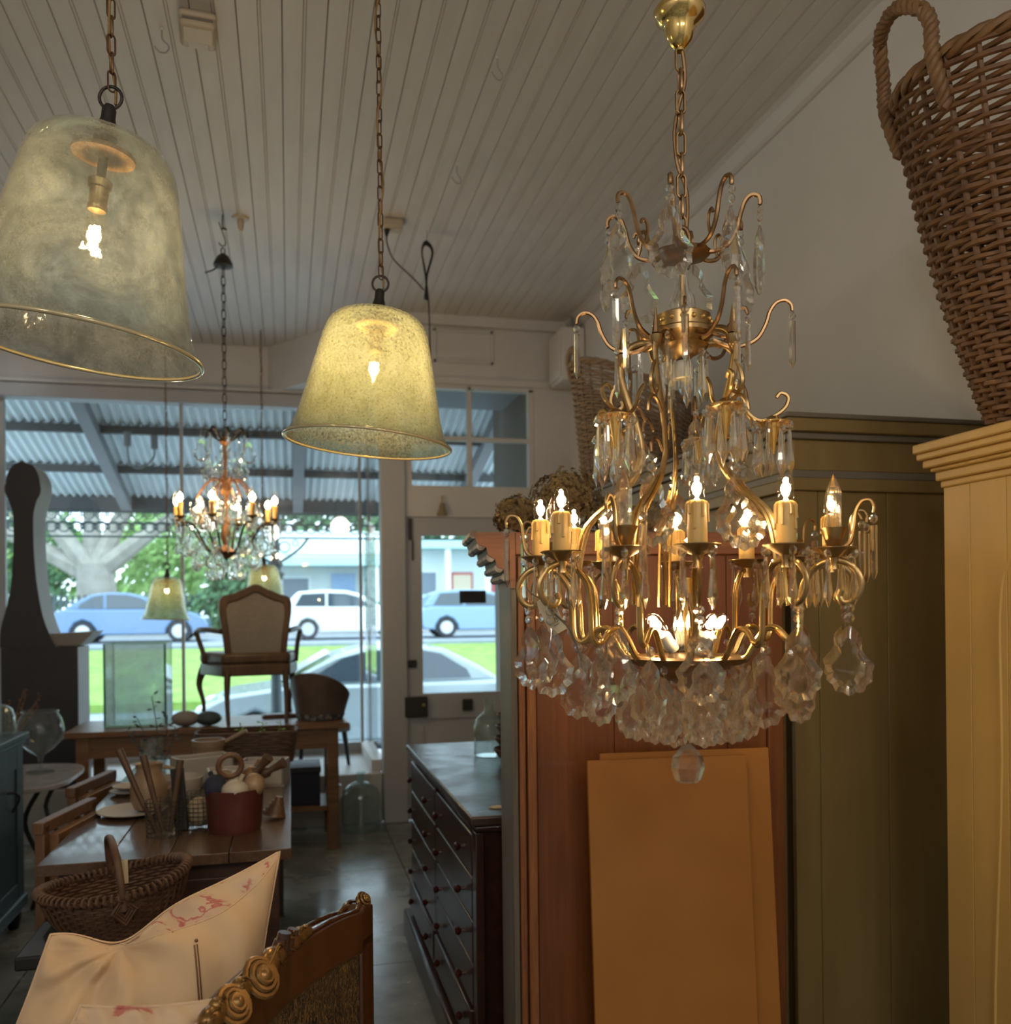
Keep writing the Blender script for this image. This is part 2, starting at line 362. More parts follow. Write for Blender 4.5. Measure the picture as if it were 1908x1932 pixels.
# shop window
w1 = struct(MB().box(-2.65, .6, 7.19, 7.27, .34, .42).build('window_1', M['trim_grey'], smooth=0))
bx('window_head', M['trim_grey'], -2.65, .62, 7.13, 7.27, 3.03, 3.13, w1, .004)
bx('head_moulding', M['trim_white'], -2.65, .3, 7.11, 7.2, 3.135, 3.155, w1)
for x in (-2.05, -.787, .55): bx('mullion', M['trim_grey'], x, x + .022 if x > -2 else x + .06, 7.2, 7.24, .42, 3.03, w1)
for a, b in ((-1.99, -.787), (-.765, .55)): bx('pane', M['pane'], a, b, 7.216, 7.222, .42, 3.03, w1)
bx('pane', M['pane'], .592, .598, 6.32, 7.2, .42, 3.05, w1)
bx('return_sill', M['white_paint'], .55, .64, 6.3, 7.2, .34, .42, w1, .004)
# fanlight over the door
w2 = struct(MB().box(.79, 1.72, 6.2, 6.28, 2.103, 2.32).build('window_2', M['trim_white'], smooth=0))
for x0, x1 in ((.79, .842), (1.238, 1.268), (1.68, 1.72)): bx('stile', M['trim_white'], x0, x1, 6.205, 6.27, 2.32, 3.02, w2, .004)
bx('top_rail', M['trim_white'], .79, 1.72, 6.205, 6.27, 3.0, 3.08, w2)
for x0, x1 in ((.842, 1.238), (1.268, 1.68)): bx('glazing_bar', M['trim_white'], x0, x1, 6.21, 6.26, 2.64, 2.668, w2)
for x0, x1 in ((.842, 1.238), (1.268, 1.68)):
    for z0, z1 in ((2.32, 2.64), (2.668, 3.0)): bx('pane', M['pane'], x0, x1, 6.232, 6.238, z0, z1, w2)
# half-glazed door
d1 = struct(MB().box(.791, .905, 6.215, 6.265, .01, 2.1).box(1.60, 1.72, 6.215, 6.265, .01, 2.1).box(.905, 1.60, 6.215, 6.265, 1.975, 2.1).box(.905, 1.60, 6.215, 6.265, .70, .875).box(.905, 1.60, 6.215, 6.265, .01, .16).build('door_1', M['trim_grey'], smooth=0))
bx('pane', M['pane'], .905, 1.60, 6.237, 6.243, .875, 1.975, d1)
bx('lower_panel', M['trim_grey'], .905, 1.60, 6.23, 6.25, .16, .70, d1)
bx('hinge', M['dark_metal'], .812, .84, 6.2, 6.215, 1.94, 2.09, d1); bx('bolt', M['dark_metal'], .835, .845, 6.2, 6.215, 1.8, 1.94, d1)
bx('hinge', M['dark_metal'], .80, .86, 6.2, 6.215, 1.06, 1.11, d1)
lk = bx('rim_lock', M['iron'], .77, .93, 6.165, 6.2, .72, .86, d1, .006); MB().ball((.90, 6.16, .80), .014).build('lock_knob', M['bell'], lk)
bx('latch_keeper', M['iron'], 1.18, 1.25, 6.19, 6.215, .75, .83, d1, .004)
sg = MB().box(1.17, 1.36, 6.222, 6.23, 1.50, 1.59).build('hanging_sign', M['black'], smooth=0); tag(sg, 'small dark rectangular sign hung inside the door glass', 'sign')
# bell over the door
bl = thing('shop_bell', 'small brass bell on the rail above the half-glazed door', 'bell', (1.045, 6.17, 2.115))
MB().lathe([(0, .085), (.012, .083), (.02, .06), (.026, .03), (.04, .0), (.036, .0), (.0, .06)], 14).build('bell_body', M['bell'], bl)
MB().cyl((0, 0, .08), (0, .0, .13), .006).box(-.004, .004, 0, .045, .12, .13).build('bell_bracket', M['bell'], bl)
# switch box in the front right corner
mb = thing('meter_box', 'white meter box high in the corner beside the fanlight', 'box', (1.9, 6.0, 3.02))
bx('box_body', M['white_paint'], -.07, .095, -.13, .15, 0, .36, mb, .008); bx('box_lid', M['white_paint'], -.085, -.07, -.12, .14, .02, .34, mb, .004)
MB().cyl((.03, .0, .36), (.03, 0, .46), .02).build('conduit', M['grey_plastic'], mb)

# ---------------------------------------------------------------- ceiling fixtures
sm = thing('smoke_alarm', 'cream two-part smoke alarm box on the board ceiling', 'smoke alarm', (-.285, 3.30, CEIL), R(4))
bx('alarm_base', M['ivory_plastic'], -.062, .062, -.09, .10, -.028, 0, sm, .012)
bx('alarm_cover', M['ivory_plastic'], -.058, .058, -.085, .02, -.058, -.026, sm, .012)
bx('grille_slot', M['groove'], -.05, .05, -.088, -.08, -.036, -.028, sm)
bx('test_button', M['white_paint'], -.035, .035, .035, .09, -.032, -.027, sm, .003)
def hook(loc, label, rz):
    o = thing('ceiling_hook', label, 'hook', loc, rz, 'screw hooks in the ceiling')
    pts = [(0, 0, 0), (0, 0, -.03), (.006, 0, -.042), (.02, 0, -.055), (.022, 0, -.07), (.01, 0, -.082), (-.008, 0, -.08), (-.02, 0, -.068), (-.026, 0, -.06)]
    MB().tube(spline(pts, 4), .0028, 6).build('hook_wire', M['grey_plastic'], o); MB().lathe([(0, 0), (.008, 0), (.007, -.004), (0, -.004)], 10).build('collar', M['white_paint'], o)
hook((-.41, 3.35, CEIL), 'bare screw hook beside the cream smoke alarm', R(-10))
hook((.775, 3.25, CEIL), 'bare screw hook in the ceiling nearest the large chandelier', R(20))
hook((.775, 4.08, CEIL), 'bare screw hook in the ceiling above the plug box and frosted pendant', R(20))
bt = MB().lathe([(0, 0), (.045, 0), (.04, -.01), (.016, -.014), (.018, -.03), (.014, -.06), (.006, -.07), (0, -.07)], 14).build('batten_holder', M['ivory_plastic'], loc=(-.22, 4.86, CEIL))
tag(bt, 'small beige empty lamp holder on ceiling beside the far chandelier hook', 'lamp holder')
sp = thing('ceiling_socket', 'beige ceiling plug box with black lead plugged in', 'socket', (.551, 4.73, CEIL))
bx('socket_box', M['ivory_plastic'], -.055, .055, -.04, .05, -.05, 0, sp, .01)
cb = thing('power_lead', 'black power lead looped into a tied hank under the ceiling', 'cord', (.748, 4.82, CEIL))
MB().cyl((-.225, -.09, -.05), (-.228, -.1, -.085), .016, .008).tube(spline([(-.228, -.1, -.08), (-.225, -.1, -.13), (-.19, -.08, -.20), (-.09, -.04, -.27), (-.02, 0, -.32)], 6), .004).build('plug_lead', M['black'], cb)
h = MB()
for k in range(5):
    ph = k * .7; a = .010 + .003 * k
    h.tube(spline([(-.008 + .003 * k, .004 * k, -.36), (-.008, .004 * k, -.24), (-.03 + a * .2, .003 * k, -.11), (-.004, .003 * k, -.055 - .004 * k), (.034 - a * .2, .003 * k, -.11), (.0, .004 * k, -.24), (-.016 + .005 * k, .004 * k, -.37)], 5), .0045)
h.build('hank', M['black'], cb); MB().tube(spline([(.0, .01, -.30), (.008, .01, -.40), (.012, .01, -.6), (.012, .01, -.80)], 4), .004).cyl((.012, .01, -.78), (.014, .01, -.9), .010, .012).build('drop_lead', M['black'], cb)
MB().tube([(0, 0, 0), (0, 0, -.06)], .002).build('tie', M['grey_plastic'], cb)
# spotlight by the shop window
s_ = thing('spotlight', 'bright white spotlight above the shop window', 'spotlight', (-1.955, 6.6, 3.26))
MB().lathe([(0, .06), (.03, .055), (.05, .0), (.046, -.03), (.042, -.03), (.03, 0), (0, .01)], 16).build('spot_can', M['white_paint'], s_, rot=(R(50), 0, R(15)))
MB().lathe([(0, -.02), (.041, -.02), (.0, -.026)], 16).build('spot_lens', emit('spot_lens', (.9, .97, 1), 25), s_, rot=(R(50), 0, R(15)))
MB().cyl((0, 0, .04), (0, 0, .24), .008).build('spot_stem', M['white_paint'], s_)
l = bpy.data.lights.new('spot_beam', 'SPOT'); l.energy = 14; l.spot_size = R(110); l.color = (.9, .96, 1); l.shadow_soft_size = .04
lo = bpy.data.objects.new('spot_beam', l); COL.objects.link(lo); lo.parent = s_; lo.location = (0, -.04, -.05); lo.rotation_euler = (R(-40), 0, 0)

# ================================================================== OUTSIDE
M['road'] = pbr('road', (.22, .25, .29), (.28, .31, .35), .8, sc=2)
M['path'] = pbr('path', (.40, .40, .39), (.48, .48, .47), .8, sc=3)
M['grass'] = pbr('grass', (.13, .26, .035), (.26, .38, .08), .9, sc=3)
M['tin'] = pbr('tin', (.56, .64, .67), (.62, .70, .73), .5, sc=4)
M['beam'] = pbr('beam', (.20, .21, .22), rough=.6)
M['beam_dark'] = pbr('beam_dark', (.07, .07, .07), rough=.7)
M['lace'] = pbr('lace', (.05, .075, .08), rough=.6)
M['brown_paint'] = pbr('brown_paint', (.13, .095, .07), rough=.6)
def ground(name, mat, pts):
    (y0, z0), (y1, z1) = pts
    o = MB().add([(-40, y0, z0), (40, y0, z0), (40, y1, z1), (-40, y1, z1), (-40, y0, z0 - .3), (40, y0, z0 - .3), (40, y1, z1 - .3), (-40, y1, z1 - .3)], [(0, 1, 2, 3), (4, 7, 6, 5), (0, 4, 5, 1), (2, 6, 7, 3), (1, 5, 6, 2), (0, 3, 7, 4)]).build(name, mat, smooth=0); return struct(o)
ground('footpath', M['path'], [(6.3, -.03), (10.2, -.1)])
ground('road_near', M['road'], [(10.2, -.45), (18.6, -.45)])
stuff(ground('grass_strip', M['grass'], [(18.6, -.28), (25.6, .5)]))['label'] = 'sloping green grass strip between the two roadways'
ground('road_far', M['road'], [(25.6, .58), (31.5, .66)])
ground('far_footpath', M['path'], [(31.5, .78), (60, 1.0)])
# verandah: corrugated iron on rafters and purlins, posts and iron lace
vr = thing('verandah', 'street verandah of corrugated iron with iron lace valance', 'verandah', (0, 0, 0))
n = 96; v = []; f = []
SL = Vector((0, 2.3, -.62))
for k in range(2):
    for i in range(n + 1):
        x = i / n * .76; z = .016 * math.sin(2 * PI * x / .076)
        v.append((x, 0 if k == 0 else 2.45, z + (0 if k == 0 else -.66)))
for i in range(n): f.append((i, i + 1, n + 2 + i, n + 1 + i))
mesh_sheet = MB().add(v, f).add([(a, b, c_ + .004) for a, b, c_ in v], [q[::-1] for q in f]).mesh('roof_sheet', M['tin'], 60)
for i in range(10): ob('roof_sheet', mesh_sheet, vr, (-4.3 + i * .75, 7.34, 3.28 + .003 * (i % 2)))
def sl(y): return 3.28 - (y - 7.34) * .2694
for x in (-3.6, -1.62, .06, 1.75):
    MB().add([(x + a, y, sl(y) - .045 + b) for y in (7.34, 9.7) for b in (-.11, 0) for a in (0, .10)], [(0, 1, 3, 2), (4, 6, 7, 5), (0, 4, 5, 1), (2, 3, 7, 6), (0, 2, 6, 4), (1, 5, 7, 3)]).build('rafter', M['beam'], vr, smooth=0)
for y in (8.15, 8.95): bx('purlin', M['beam_dark'], -4.3, 3.2, y, y + .06, sl(y) - .085, sl(y) - .02, vr)
bx('gutter_beam', M['beam_dark'], -4.3, 3.2, 9.72, 9.84, 2.50, 2.64, vr)
for z in (2.475, 2.36, 2.225): bx('lace_rail', M['lace'], -4.3, 3.2, 9.77, 9.79, z, z + .018, vr)
ring = MB()
def torus(mb, c, r, t, n=12):
    mb.tube([(c[0] + r * math.cos(2 * PI * i / n), c[1], c[2] + r * math.sin(2 * PI * i / n)) for i in range(n)], t, 4, closed=True)
for k in range(6):
    torus(ring, (.06 + k * .115, 0, .0575), .048, .009); torus(ring, (.06 + k * .115, 0, .0575), .02, .006, 8)
    torus(ring, (.06 + k * .115, 0, -.065), .055, .009); torus(ring, (.118 + k * .115, 0, -.065), .026, .009, 8); torus(ring, (.118 + k * .115, 0, .06), .018, .007, 8)
lm = ring.mesh('lace_panel', M['lace'], 0)
for i in range(11): ob('lace_panel', lm, vr, (-4.3 + i * .69, 9.78, 2.40))
for x in (-.13, 3.1, -3.9):
    MB().lathe([(.11, -.1), (.11, .35), (.06, .42), (.05, .9), (.05, 1.78), (.075, 1.80), (.10, 1.86), (.06, 1.9), (.085, 1.96), (.045, 2.0), (.045, 2.5), (.0, 2.5)], 12, Matrix.Translation((x, 9.78, 0))).build('post', M['lace'], vr)
    for s in (-1, 1):
        br = MB(); br.tube(spline([(x, 9.78, 1.95), (x + s * .12, 9.78, 2.02), (x + s * .26, 9.78, 2.13), (x + s * .34, 9.78, 2.23)], 5), .014, 5)
        torus(br, (x + s * .10, 9.78, 2.14), .055, .011); torus(br, (x + s * .21, 9.78, 2.18), .03, .01); br.build('bracket', M['lace'], vr)
for x, y, z in ((-1.1, 8.2, 3.0), (-1.3, 8.1, 3.0)): MB().cyl((x, y, 2.86), (x, y, 2.98), .03).build('conduit_clip', M['beam'], vr)
MB().tube(spline([(-1.3, 8.1, 2.86), (-1.28, 8.1, 2.72), (-1.2, 8.1, 2.68), (-1.1, 8.1, 2.76), (-1.1, 8.2, 2.86)], 5), .008).build('cable', M['beam'], vr)
struct(MB().box(1.74, 2.3, 6.33, 7.6, -.1, 3.4).build('wall_entry', M['brown_paint'], smooth=0))
struct(bx('entry_soffit', M['beam'], .64, 1.74, 6.31, 7.25, 3.1, 3.2))

M['car_glass'] = pbr('car_glass', (.05, .07, .09), rough=.06, coat=.5)
M['tyre'] = pbr('tyre', (.03, .03, .035), rough=.8)
M['alloy'] = pbr('alloy', (.55, .57, .60), rough=.3, metal=.6)
M['tail'] = pbr('tail', (.65, .03, .05), rough=.2)
M['headlamp'] = pbr('headlamp', (.8, .85, .88), rough=.1)
def car(label, loc, rz, paint, wagon=False, Ls=1.0, driver=False):
    t = thing('car', label, 'car', loc, rz); t.scale = (Ls, 1, 1)
    b = [(.02, .35), (0, .70), (.08, .92), (.3, .97), (3.0, .96), (3.75, .86), (4.12, .68), (4.22, .45), (4.15, .24), (3.74, .22), (3.72, .40), (3.60, .58), (3.40, .66), (3.20, .58), (3.06, .40), (3.04, .22), (1.16, .22), (1.14, .40), (1.0, .58), (.8, .66), (.6, .58), (.48, .40), (.46, .24), (.12, .26)]
    MB().extrude(b, 1.72).build('body', paint, t, (0, -.86, 0), bevel=.05)
    gh = [(.10, .94), (.28, 1.22), (.5, 1.44), (1.3, 1.50), (2.0, 1.47), (2.45, 1.36), (3.15, .95)] if wagon else [(.22, .94), (.55, 1.16), (1.02, 1.40), (1.5, 1.46), (2.0, 1.44), (2.42, 1.33), (3.15, .95)]
    MB().extrude(gh, 1.48).build('cabin', paint, t, (0, -.74, 0), bevel=.05)
    for s in (-1, 1):
        y = s * .745
        wins = [[(1.42, .99), (2.82, .99), (2.32, 1.30), (1.98, 1.38), (1.42, 1.40)]] + ([[(.40, 1.0), (1.34, 1.0), (1.34, 1.40), (.62, 1.37)]] if wagon else [[(.66, 1.0), (1.34, 1.0), (1.34, 1.39), (1.06, 1.33), (.72, 1.12)]])
        for wpts in wins: MB().extrude(wpts, .012).build('side_window', M['car_glass'], t, (0, y - .006, 0), smooth=0)
        for x in (.8, 3.4):
            tw = MB().lathe([(0, -.09), (.20, -.09), (.30, -.09), (.315, -.06), (.315, .06), (.30, .09), (0, .09)], 20).build('wheel', M['tyre'], t, (x, s * .78, .315), (R(90), 0, 0))
            MB().lathe([(0, -.1), (.19, -.1), (.2, -.092), (.2, .092), (.19, .1), (0, .1)], 14).build('rim', M['alloy'], tw)
        MB().box(2.62, 2.75, y + s * .05 - .06, y + s * .05 + .06, .98, 1.10).build('mirror', paint, t, bevel=.02)
        MB().ball((.09, s * .72, .80), .1, sc=(.8, .9, .75)).build('tail_light', M['tail'], t)
        MB().ball((3.98, s * .68, .69), .12, sc=(1.1, .9, .5)).build('headlight', M['headlamp'], t)
    MB().add([(2.47, -.66, 1.36), (2.47, .66, 1.36), (3.12, .7, .985), (3.12, -.7, .985)], [(0, 3, 2, 1)]).add([(2.49, -.66, 1.37), (2.49, .66, 1.37), (3.14, .7, .995), (3.14, -.7, .995)], [(0, 1, 2, 3)]).build('windscreen', M['headlamp'] if driver else M['car_glass'], t, smooth=0)
    return t
silver = pbr('silver_paint', (.36, .42, .44), rough=.25, metal=.3, coat=.6)
blue = pbr('blue_paint', (.12, .20, .34), rough=.25, metal=.3, coat=.6)
white = pbr('white_car_paint', (.72, .76, .78), rough=.25, coat=.6)
slate = pbr('slate_paint', (.20, .31, .43), rough=.25, metal=.3, coat=.6)
car('silver hatchback parked nearest, just outside the shop window', (3.05, 12.6, -.45), R(180), silver, driver=True, Ls=1.02)
car('blue sedan parked across the grass strip behind the tall clock', (-6.5, 28.6, .62), 0, blue)
car('white hatchback across the grass strip, right of the display armchair', (-.2, 28.4, .62), 0, white, True, .96)
car('slate blue wagon across the road, seen through the door glass', (3.95, 28.3, .62), 0, slate, True)
car('pale blue car half hidden behind the door post', (-12.5, 28.7, .62), 0, slate, True) if 0 else None

M['leaf_dark'] = pbr('leaf_dark', (.045, .12, .06), (.12, .24, .10), .8, sc=3)
M['leaf_lime'] = pbr('leaf_lime', (.16, .32, .08), (.34, .50, .18), .8, sc=2)
M['leaf_dry'] = pbr('leaf_dry', (.45, .48, .34), (.62, .56, .38), .8, sc=2)
M['bark'] = pbr('bark', (.20, .19, .16), (.34, .32, .28), .9, sc=2)
def leaves(name, mat, parent, blobs, per=150, size=.22):
    mb = MB()
    for (x, y, z, r) in blobs:
        for _ in range(per):
            d = Vector((random.gauss(0, 1), random.gauss(0, 1), random.gauss(0, 1))).normalized() * r * random.uniform(.5, 1)
            c = Vector((x, y, z)) + d; u = Vector((random.gauss(0, 1), random.gauss(0, 1), random.gauss(0, 1))).normalized(); q = u.orthogonal().normalized()
            s = size * random.uniform(.6, 1.3); w_ = u.cross(q)
            mb.add([c - q * s, c - w_ * s * .5, c + q * s, c + w_ * s * .5 + u * s * .2], [(0, 1, 2, 3)])
    return stuff(mb.build(name, mat, parent, smooth=0))
tr = thing('street_tree', 'large pale-barked street tree with spreading bare branches', 'tree', (-6.6, 34.0, .8))
tb = MB(); tb.tube(spline([(0, 0, 0), (.1, 0, 1.2), (0, 0, 2.4)], 4), [.75 - .02 * i for i in range(9)], 10)
for a, b in (((-1.6, 0, 4.2), (-3.2, .4, 6.2)), ((1.0, .3, 4.4), (2.4, .2, 6.6)), ((-.3, 1, 4.8), (-.6, 1.2, 7)), ((2.0, -.2, 3.6), (4.0, -.2, 5.0)), ((-2.4, .2, 3.3), (-4.6, .2, 4.4))):
    tb.tube(spline([(0, 0, 2.0), a, b], 5), [.42 - .033 * i for i in range(11)], 7)
tb.build('trunk', M['bark'], tr)
leaves('foliage', M['leaf_dry'], tr, [(-3, 0, 5.5, 1.6), (2.2, 0, 6, 1.8), (0, 1, 6.6, 2), (4, 0, 5, 1.4), (-4.6, 0, 4.4, 1.3)], 130, .2)
for nm, lab, loc, bl_, mt, sz in (
    ('garden_shrub', 'dense dark green shrub behind the blue sedan', (-2.6, 33.0, .8), [(0, 0, .7, .9), (.9, 0, 1.0, 1.0), (1.7, .2, .7, .9), (.6, .2, 1.9, .8)], 'leaf_dark', .16),
    ('garden_shrub', 'clipped low green hedge before the pale house', (2.2, 34.6, .8), [(-.9, 0, .45, .6), (0, 0, .5, .6), (.9, 0, .45, .6)], 'leaf_dark', .12),
    ('garden_tree', 'bright lime green tree at the far left of the street', (-13.0, 38, .8), [(0, 0, 1.5, 1.6), (-1, 0, 3, 1.6), (1, 0, 3.4, 1.5)], 'leaf_lime', .2),
    ('garden_tree', 'leafy green tree left of the pale-barked tree', (-10.2, 40, .8), [(0, 0, 1.6, 1.5), (.6, 0, 3.2, 1.6), (-.4, 0, 4.6, 1.4)], 'leaf_dark', .2),
    ('garden_tree', 'tall dark green tree rising behind the pale house roof', (2.5, 46, .8), [(0, 0, 3.5, 2.6), (3, 0, 4.5, 2.4), (-3, 0, 4.2, 2.4), (6, 0, 4, 2.2)], 'leaf_dark', .3),
    ('garden_tree', 'broad green tree filling the gap behind the bare street tree', (-9.5, 53, .8), [(0, 0, 3, 2.6), (3, 0, 4.5, 2.6), (-3.4, 0, 4, 2.6), (5.6, 0, 3, 2.2), (-6, 0, 3.2, 2.4)], 'leaf_lime', .32),
    ('garden_tree', 'mid green tree between the bare tree and pale house', (-5.2, 43.5, .8), [(0, 0, 2.2, 1.7), (1.2, 0, 3.6, 1.7), (-1, 0, 4.0, 1.6), (2.4, 0, 5, 1.4)], 'leaf_lime', .2)):
    t = thing(nm, lab, 'tree' if nm == 'garden_tree' else 'shrub', loc); leaves('foliage', M[mt], t, bl_, 420, sz * 1.15)
    MB().tube([(0, 0, 0), (0, 0, 1.2)], .09).build('stem', M['bark'], t)
M['h_wall'] = pbr('h_wall', (.60, .68, .68), rough=.8); M['h_trim'] = pbr('h_trim', (.72, .80, .82), rough=.7); M['h_roof'] = pbr('h_roof', (.40, .60, .60), rough=.6)
M['h_door'] = pbr('h_door', (.30, .44, .66), rough=.5); M['h_dark'] = pbr('h_dark', (.16, .20, .25), rough=.4); M['h_red'] = pbr('h_red', (.45, .08, .08), rough=.6); M['h_tan'] = pbr('h_tan', (.62, .52, .38), rough=.7)
M['fence_blue'] = pbr('fence_blue', (.50, .66, .72), rough=.7)
h1 = thing('house', 'pale terrace house with a blue door across the road', 'house', (0, 37, .8))
bx('wall', M['h_wall'], -1.0, 4.4, 0, 5, 0, 3.0, h1); bx('verandah_roof', M['h_roof'], -1.3, 4.7, -1.6, .3, 2.45, 2.75, h1); bx('parapet', M['h_trim'], -1.1, 4.5, -.1, 5.1, 3.0, 3.9, h1)
bx('door', M['h_door'], 1.7, 2.65, -.06, .05, 0, 2.2, h1); wq = bx('window', M['h_trim'], -.3, .9, -.05, .05, .6, 2.1, h1); bx('window_pane', M['h_dark'], -.2, .8, -.07, -.04, .7, 2.0, wq)
for x in (-1.1, 3.0, 4.4): bx('verandah_post', M['h_trim'], x, x + .45 if x == 3.0 else x + .14, -1.5, -1.36, 0, 2.45, h1)
h2 = thing('house', 'blue-grey cottage with red door and tan blind seen through door glass', 'house', (6.0, 36, .8))
bx('wall', M['h_wall'], -1.1, 5.5, 0, 5, 0, 3.1, h2); bx('roof', M['h_roof'], -1.2, 5.8, -1.2, 5.2, 3.1, 3.4, h2)
wq = bx('window', M['h_red'], .42, 1.32, -.06, .05, .7, 2.2, h2); bx('blind', M['h_tan'], .5, 1.24, -.09, -.05, 1.2, 2.1, wq)
wq = bx('window', M['h_trim'], -.98, -.12, -.06, .05, .9, 2.3, h2); bx('window_pane', M['h_dark'], -.9, -.2, -.09, -.05, 1.0, 2.2, wq)
bx('door', M['h_red'], 2.1, 3.0, -.06, .05, 0, 2.4, h2)
for x in (.02, 1.6, 3.3): bx('verandah_post', M['h_trim'], x, x + .2, -1.1, -.95, 0, 3.1, h2)
fn = thing('front_fence', 'pale blue picket fence behind the slate blue wagon', 'fence', (4.2, 32.6, .8))
for i in range(36): bx('picket', M['fence_blue'], i * .19, i * .19 + .16, 0, .03, .05, 1.25, fn)
for z in (.3, 1.0): bx('rail', M['fence_blue'], 0, 6.8, .03, .08, z, z + .08, fn)
f2 = thing('front_fence', 'dark green picket fence behind the blue sedan', 'fence', (-10.5, 32.8, .8))
for i in range(40): bx('picket', M['lace'], i * .19, i * .19 + .1, 0, .03, .05, 1.3, f2)
for z in (.3, 1.0): bx('rail', M['lace'], 0, 7.6, .03, .08, z, z + .08, f2)

# ================================================================== CRYSTAL AND LAMP PIECES (meshes shared by all copies)
def pend_mesh(w_=.066, h_=.105, t=.013, scal=11):
    out = []; N = 44                       # pear outline with scalloped lower edge
    for i in range(N):
        a = 2 * PI * i / N - PI / 2; x = math.cos(a); y = math.sin(a)
        # lower round body, narrowing to a lobed neck
        if y < .25: r = 1 + .06 * math.cos(scal * (a + PI / 2)); px, py = x * r, y * r
        else:
            u = (y - .25) / .75; px = x * (1 - .25 * u) * (.80 + .14 * math.cos(u * 9)); py = .25 + (y - .25) * 1.9
        out.append((px * w_ / 2, py))
    lo = min(p[1] for p in out); hi = max(p[1] for p in out)
    out = [(x, (y - hi) / (hi - lo) * h_ - .004) for x, y in out]
    c = (0, -h_ * .64); ins = [(c[0] + (x - c[0]) * .66, c[1] + (z - c[1]) * .70) for x, z in out]
    v = [(x, -.0012, z) for x, z in out] + [(x, .0012, z) for x, z in out] + [(x, -t / 2, z) for x, z in ins] + [(x, t / 2, z) for x, z in ins]
    f = []
    for i in range(N):
        j = (i + 1) % N; f += [(i, j, 2 * N + j, 2 * N + i), (i, N + i, N + j, j), (N + i, 3 * N + i, 3 * N + j, N + j)]
    mb = MB().add(v, f).tube([(0, 0, -.007), (0, 0, .004)], .0007, 4); mb.cm = 1
    mb.f += [tuple(range(2 * N, 3 * N)), tuple(range(4 * N - 1, 3 * N - 1, -1))]; mb.m += [1, 1]
    return mb.mesh('pendalogue', [M['crystal'], M['crystal_flat']], 0)
PEND = pend_mesh(); 
ICE = MB().lathe([(0, 0), (.0025, -.001), (.0032, -.006), (.0042, -.03), (.0068, -.05), (.0062, -.056), (0, -.072)], 6).mesh('icicle_drop', M['crystal'], 0)
BEAD = MB().lathe([(0, .007), (.0045, .006), (.0078, .0), (.0045, -.006), (0, -.007)], 8, Matrix.Rotation(R(90), 4, 'X') @ Matrix.Diagonal((1, 1, .72, 1))).mesh('bead', M['crystal_clear'], 0)
def prism_mesh(w_=.0125, d=.008, L=.082):
    a, b = w_ / 2, d / 2; o = [(-a, 0), (-a * .55, -b), (a * .55, -b), (a, 0), (a * .55, b), (-a * .55, b)]
    v = [(x, y, -.003) for x, y in o] + [(x, y, -L + .012) for x, y in o] + [(0, 0, -L)]
    f = [(5, 4, 3, 2, 1, 0)] + [(i, (i + 1) % 6, 6 + (i + 1) % 6, 6 + i) for i in range(6)] + [(6 + i, 6 + (i + 1) % 6, 12) for i in range(6)]
    return MB().add(v, f).mesh('prism_drop', M['crystal'], 0)
PRISM = prism_mesh()
LINK = None
def link_mesh(L, wd, t, mat):
    pts = [(0 + wd * math.cos(a), 0, L * .5 - wd + wd * math.sin(a)) for a in [PI * i / 6 for i in range(7)]] + [(wd * math.cos(a), 0, -L * .5 + wd + wd * math.sin(a)) for a in [PI + PI * i / 6 for i in range(7)]]
    return MB().tube(pts, t, 6, closed=True).mesh('link', mat, 60)
def chain(parent, x, y, z0, z1, L, wd, t, mat, name='chain'):
    c = bpy.data.objects.new(name, None); COL.objects.link(c); c.parent = parent; c.empty_display_size = .02; c.location = (x, y, z0)
    me = link_mesh(L, wd, t, mat); n = max(1, round((z1 - z0) / (L - 2.2 * t))); st = (z1 - z0) / n
    for i in range(n): ob('link', me, c, (0, 0, st * (i + .5)), (0, 0, (i % 2) * PI / 2 + .35))
    return c
def drop(parent, me, name, loc, rz=0, beads=1, sc=1.0, tilt=0.0, bsc=1.0):
    """a hanging crystal: bead(s) on a pin, then the drop; the beads are its sub-parts"""
    bh = .0135 * bsc * sc
    o = ob(name, me, parent, (loc[0], loc[1], loc[2] - bh * beads), (tilt, 0, rz), scale=sc)
    for i in range(beads): ob('bead', BEAD, o, (0, 0, (bh * (i + .5)) / sc), scale=bsc)
    return o

BULB_T = MB().lathe([(.0065, 0), (.0105, .003), (.0118, .009), (.0118, .030), (.010, .0365), (.006, .041), (0, .0425)], 20).mesh('bulb_glass', M['bulb_glass'], 60)
FIL_T = MB().ball((0, 0, .0215), .0072, 10, 7, (1, 1, 1.15)).mesh('filament', M['filament'], 60)
SLEEVE = MB()
SLEEVE.lathe([(0, 0), (.0150, 0), (.0148, .03), (.0142, .066), (.0125, .071), (.0100, .072), (.0095, .068), (0, .068)], 16)
random.seed(3)
for k in range(9):
    a = k * .72 + random.uniform(-.2, .2); L_ = random.uniform(.012, .04); ca, sa = math.cos(a), math.sin(a)
    SLEEVE.tube([(ca * .0125, sa * .0125, .0705), (ca * .0152, sa * .0152, .066), (ca * .0155, sa * .0155, .066 - L_ * .6), (ca * .0157, sa * .0157, .066 - L_)], [.0016, .0024, .0018, .0026], 5)
SLEEVE = SLEEVE.mesh('candle_sleeve', M['candle'], 50)
def flute(n, amp): return lambda a, z: 1 + amp * math.cos(n * a)
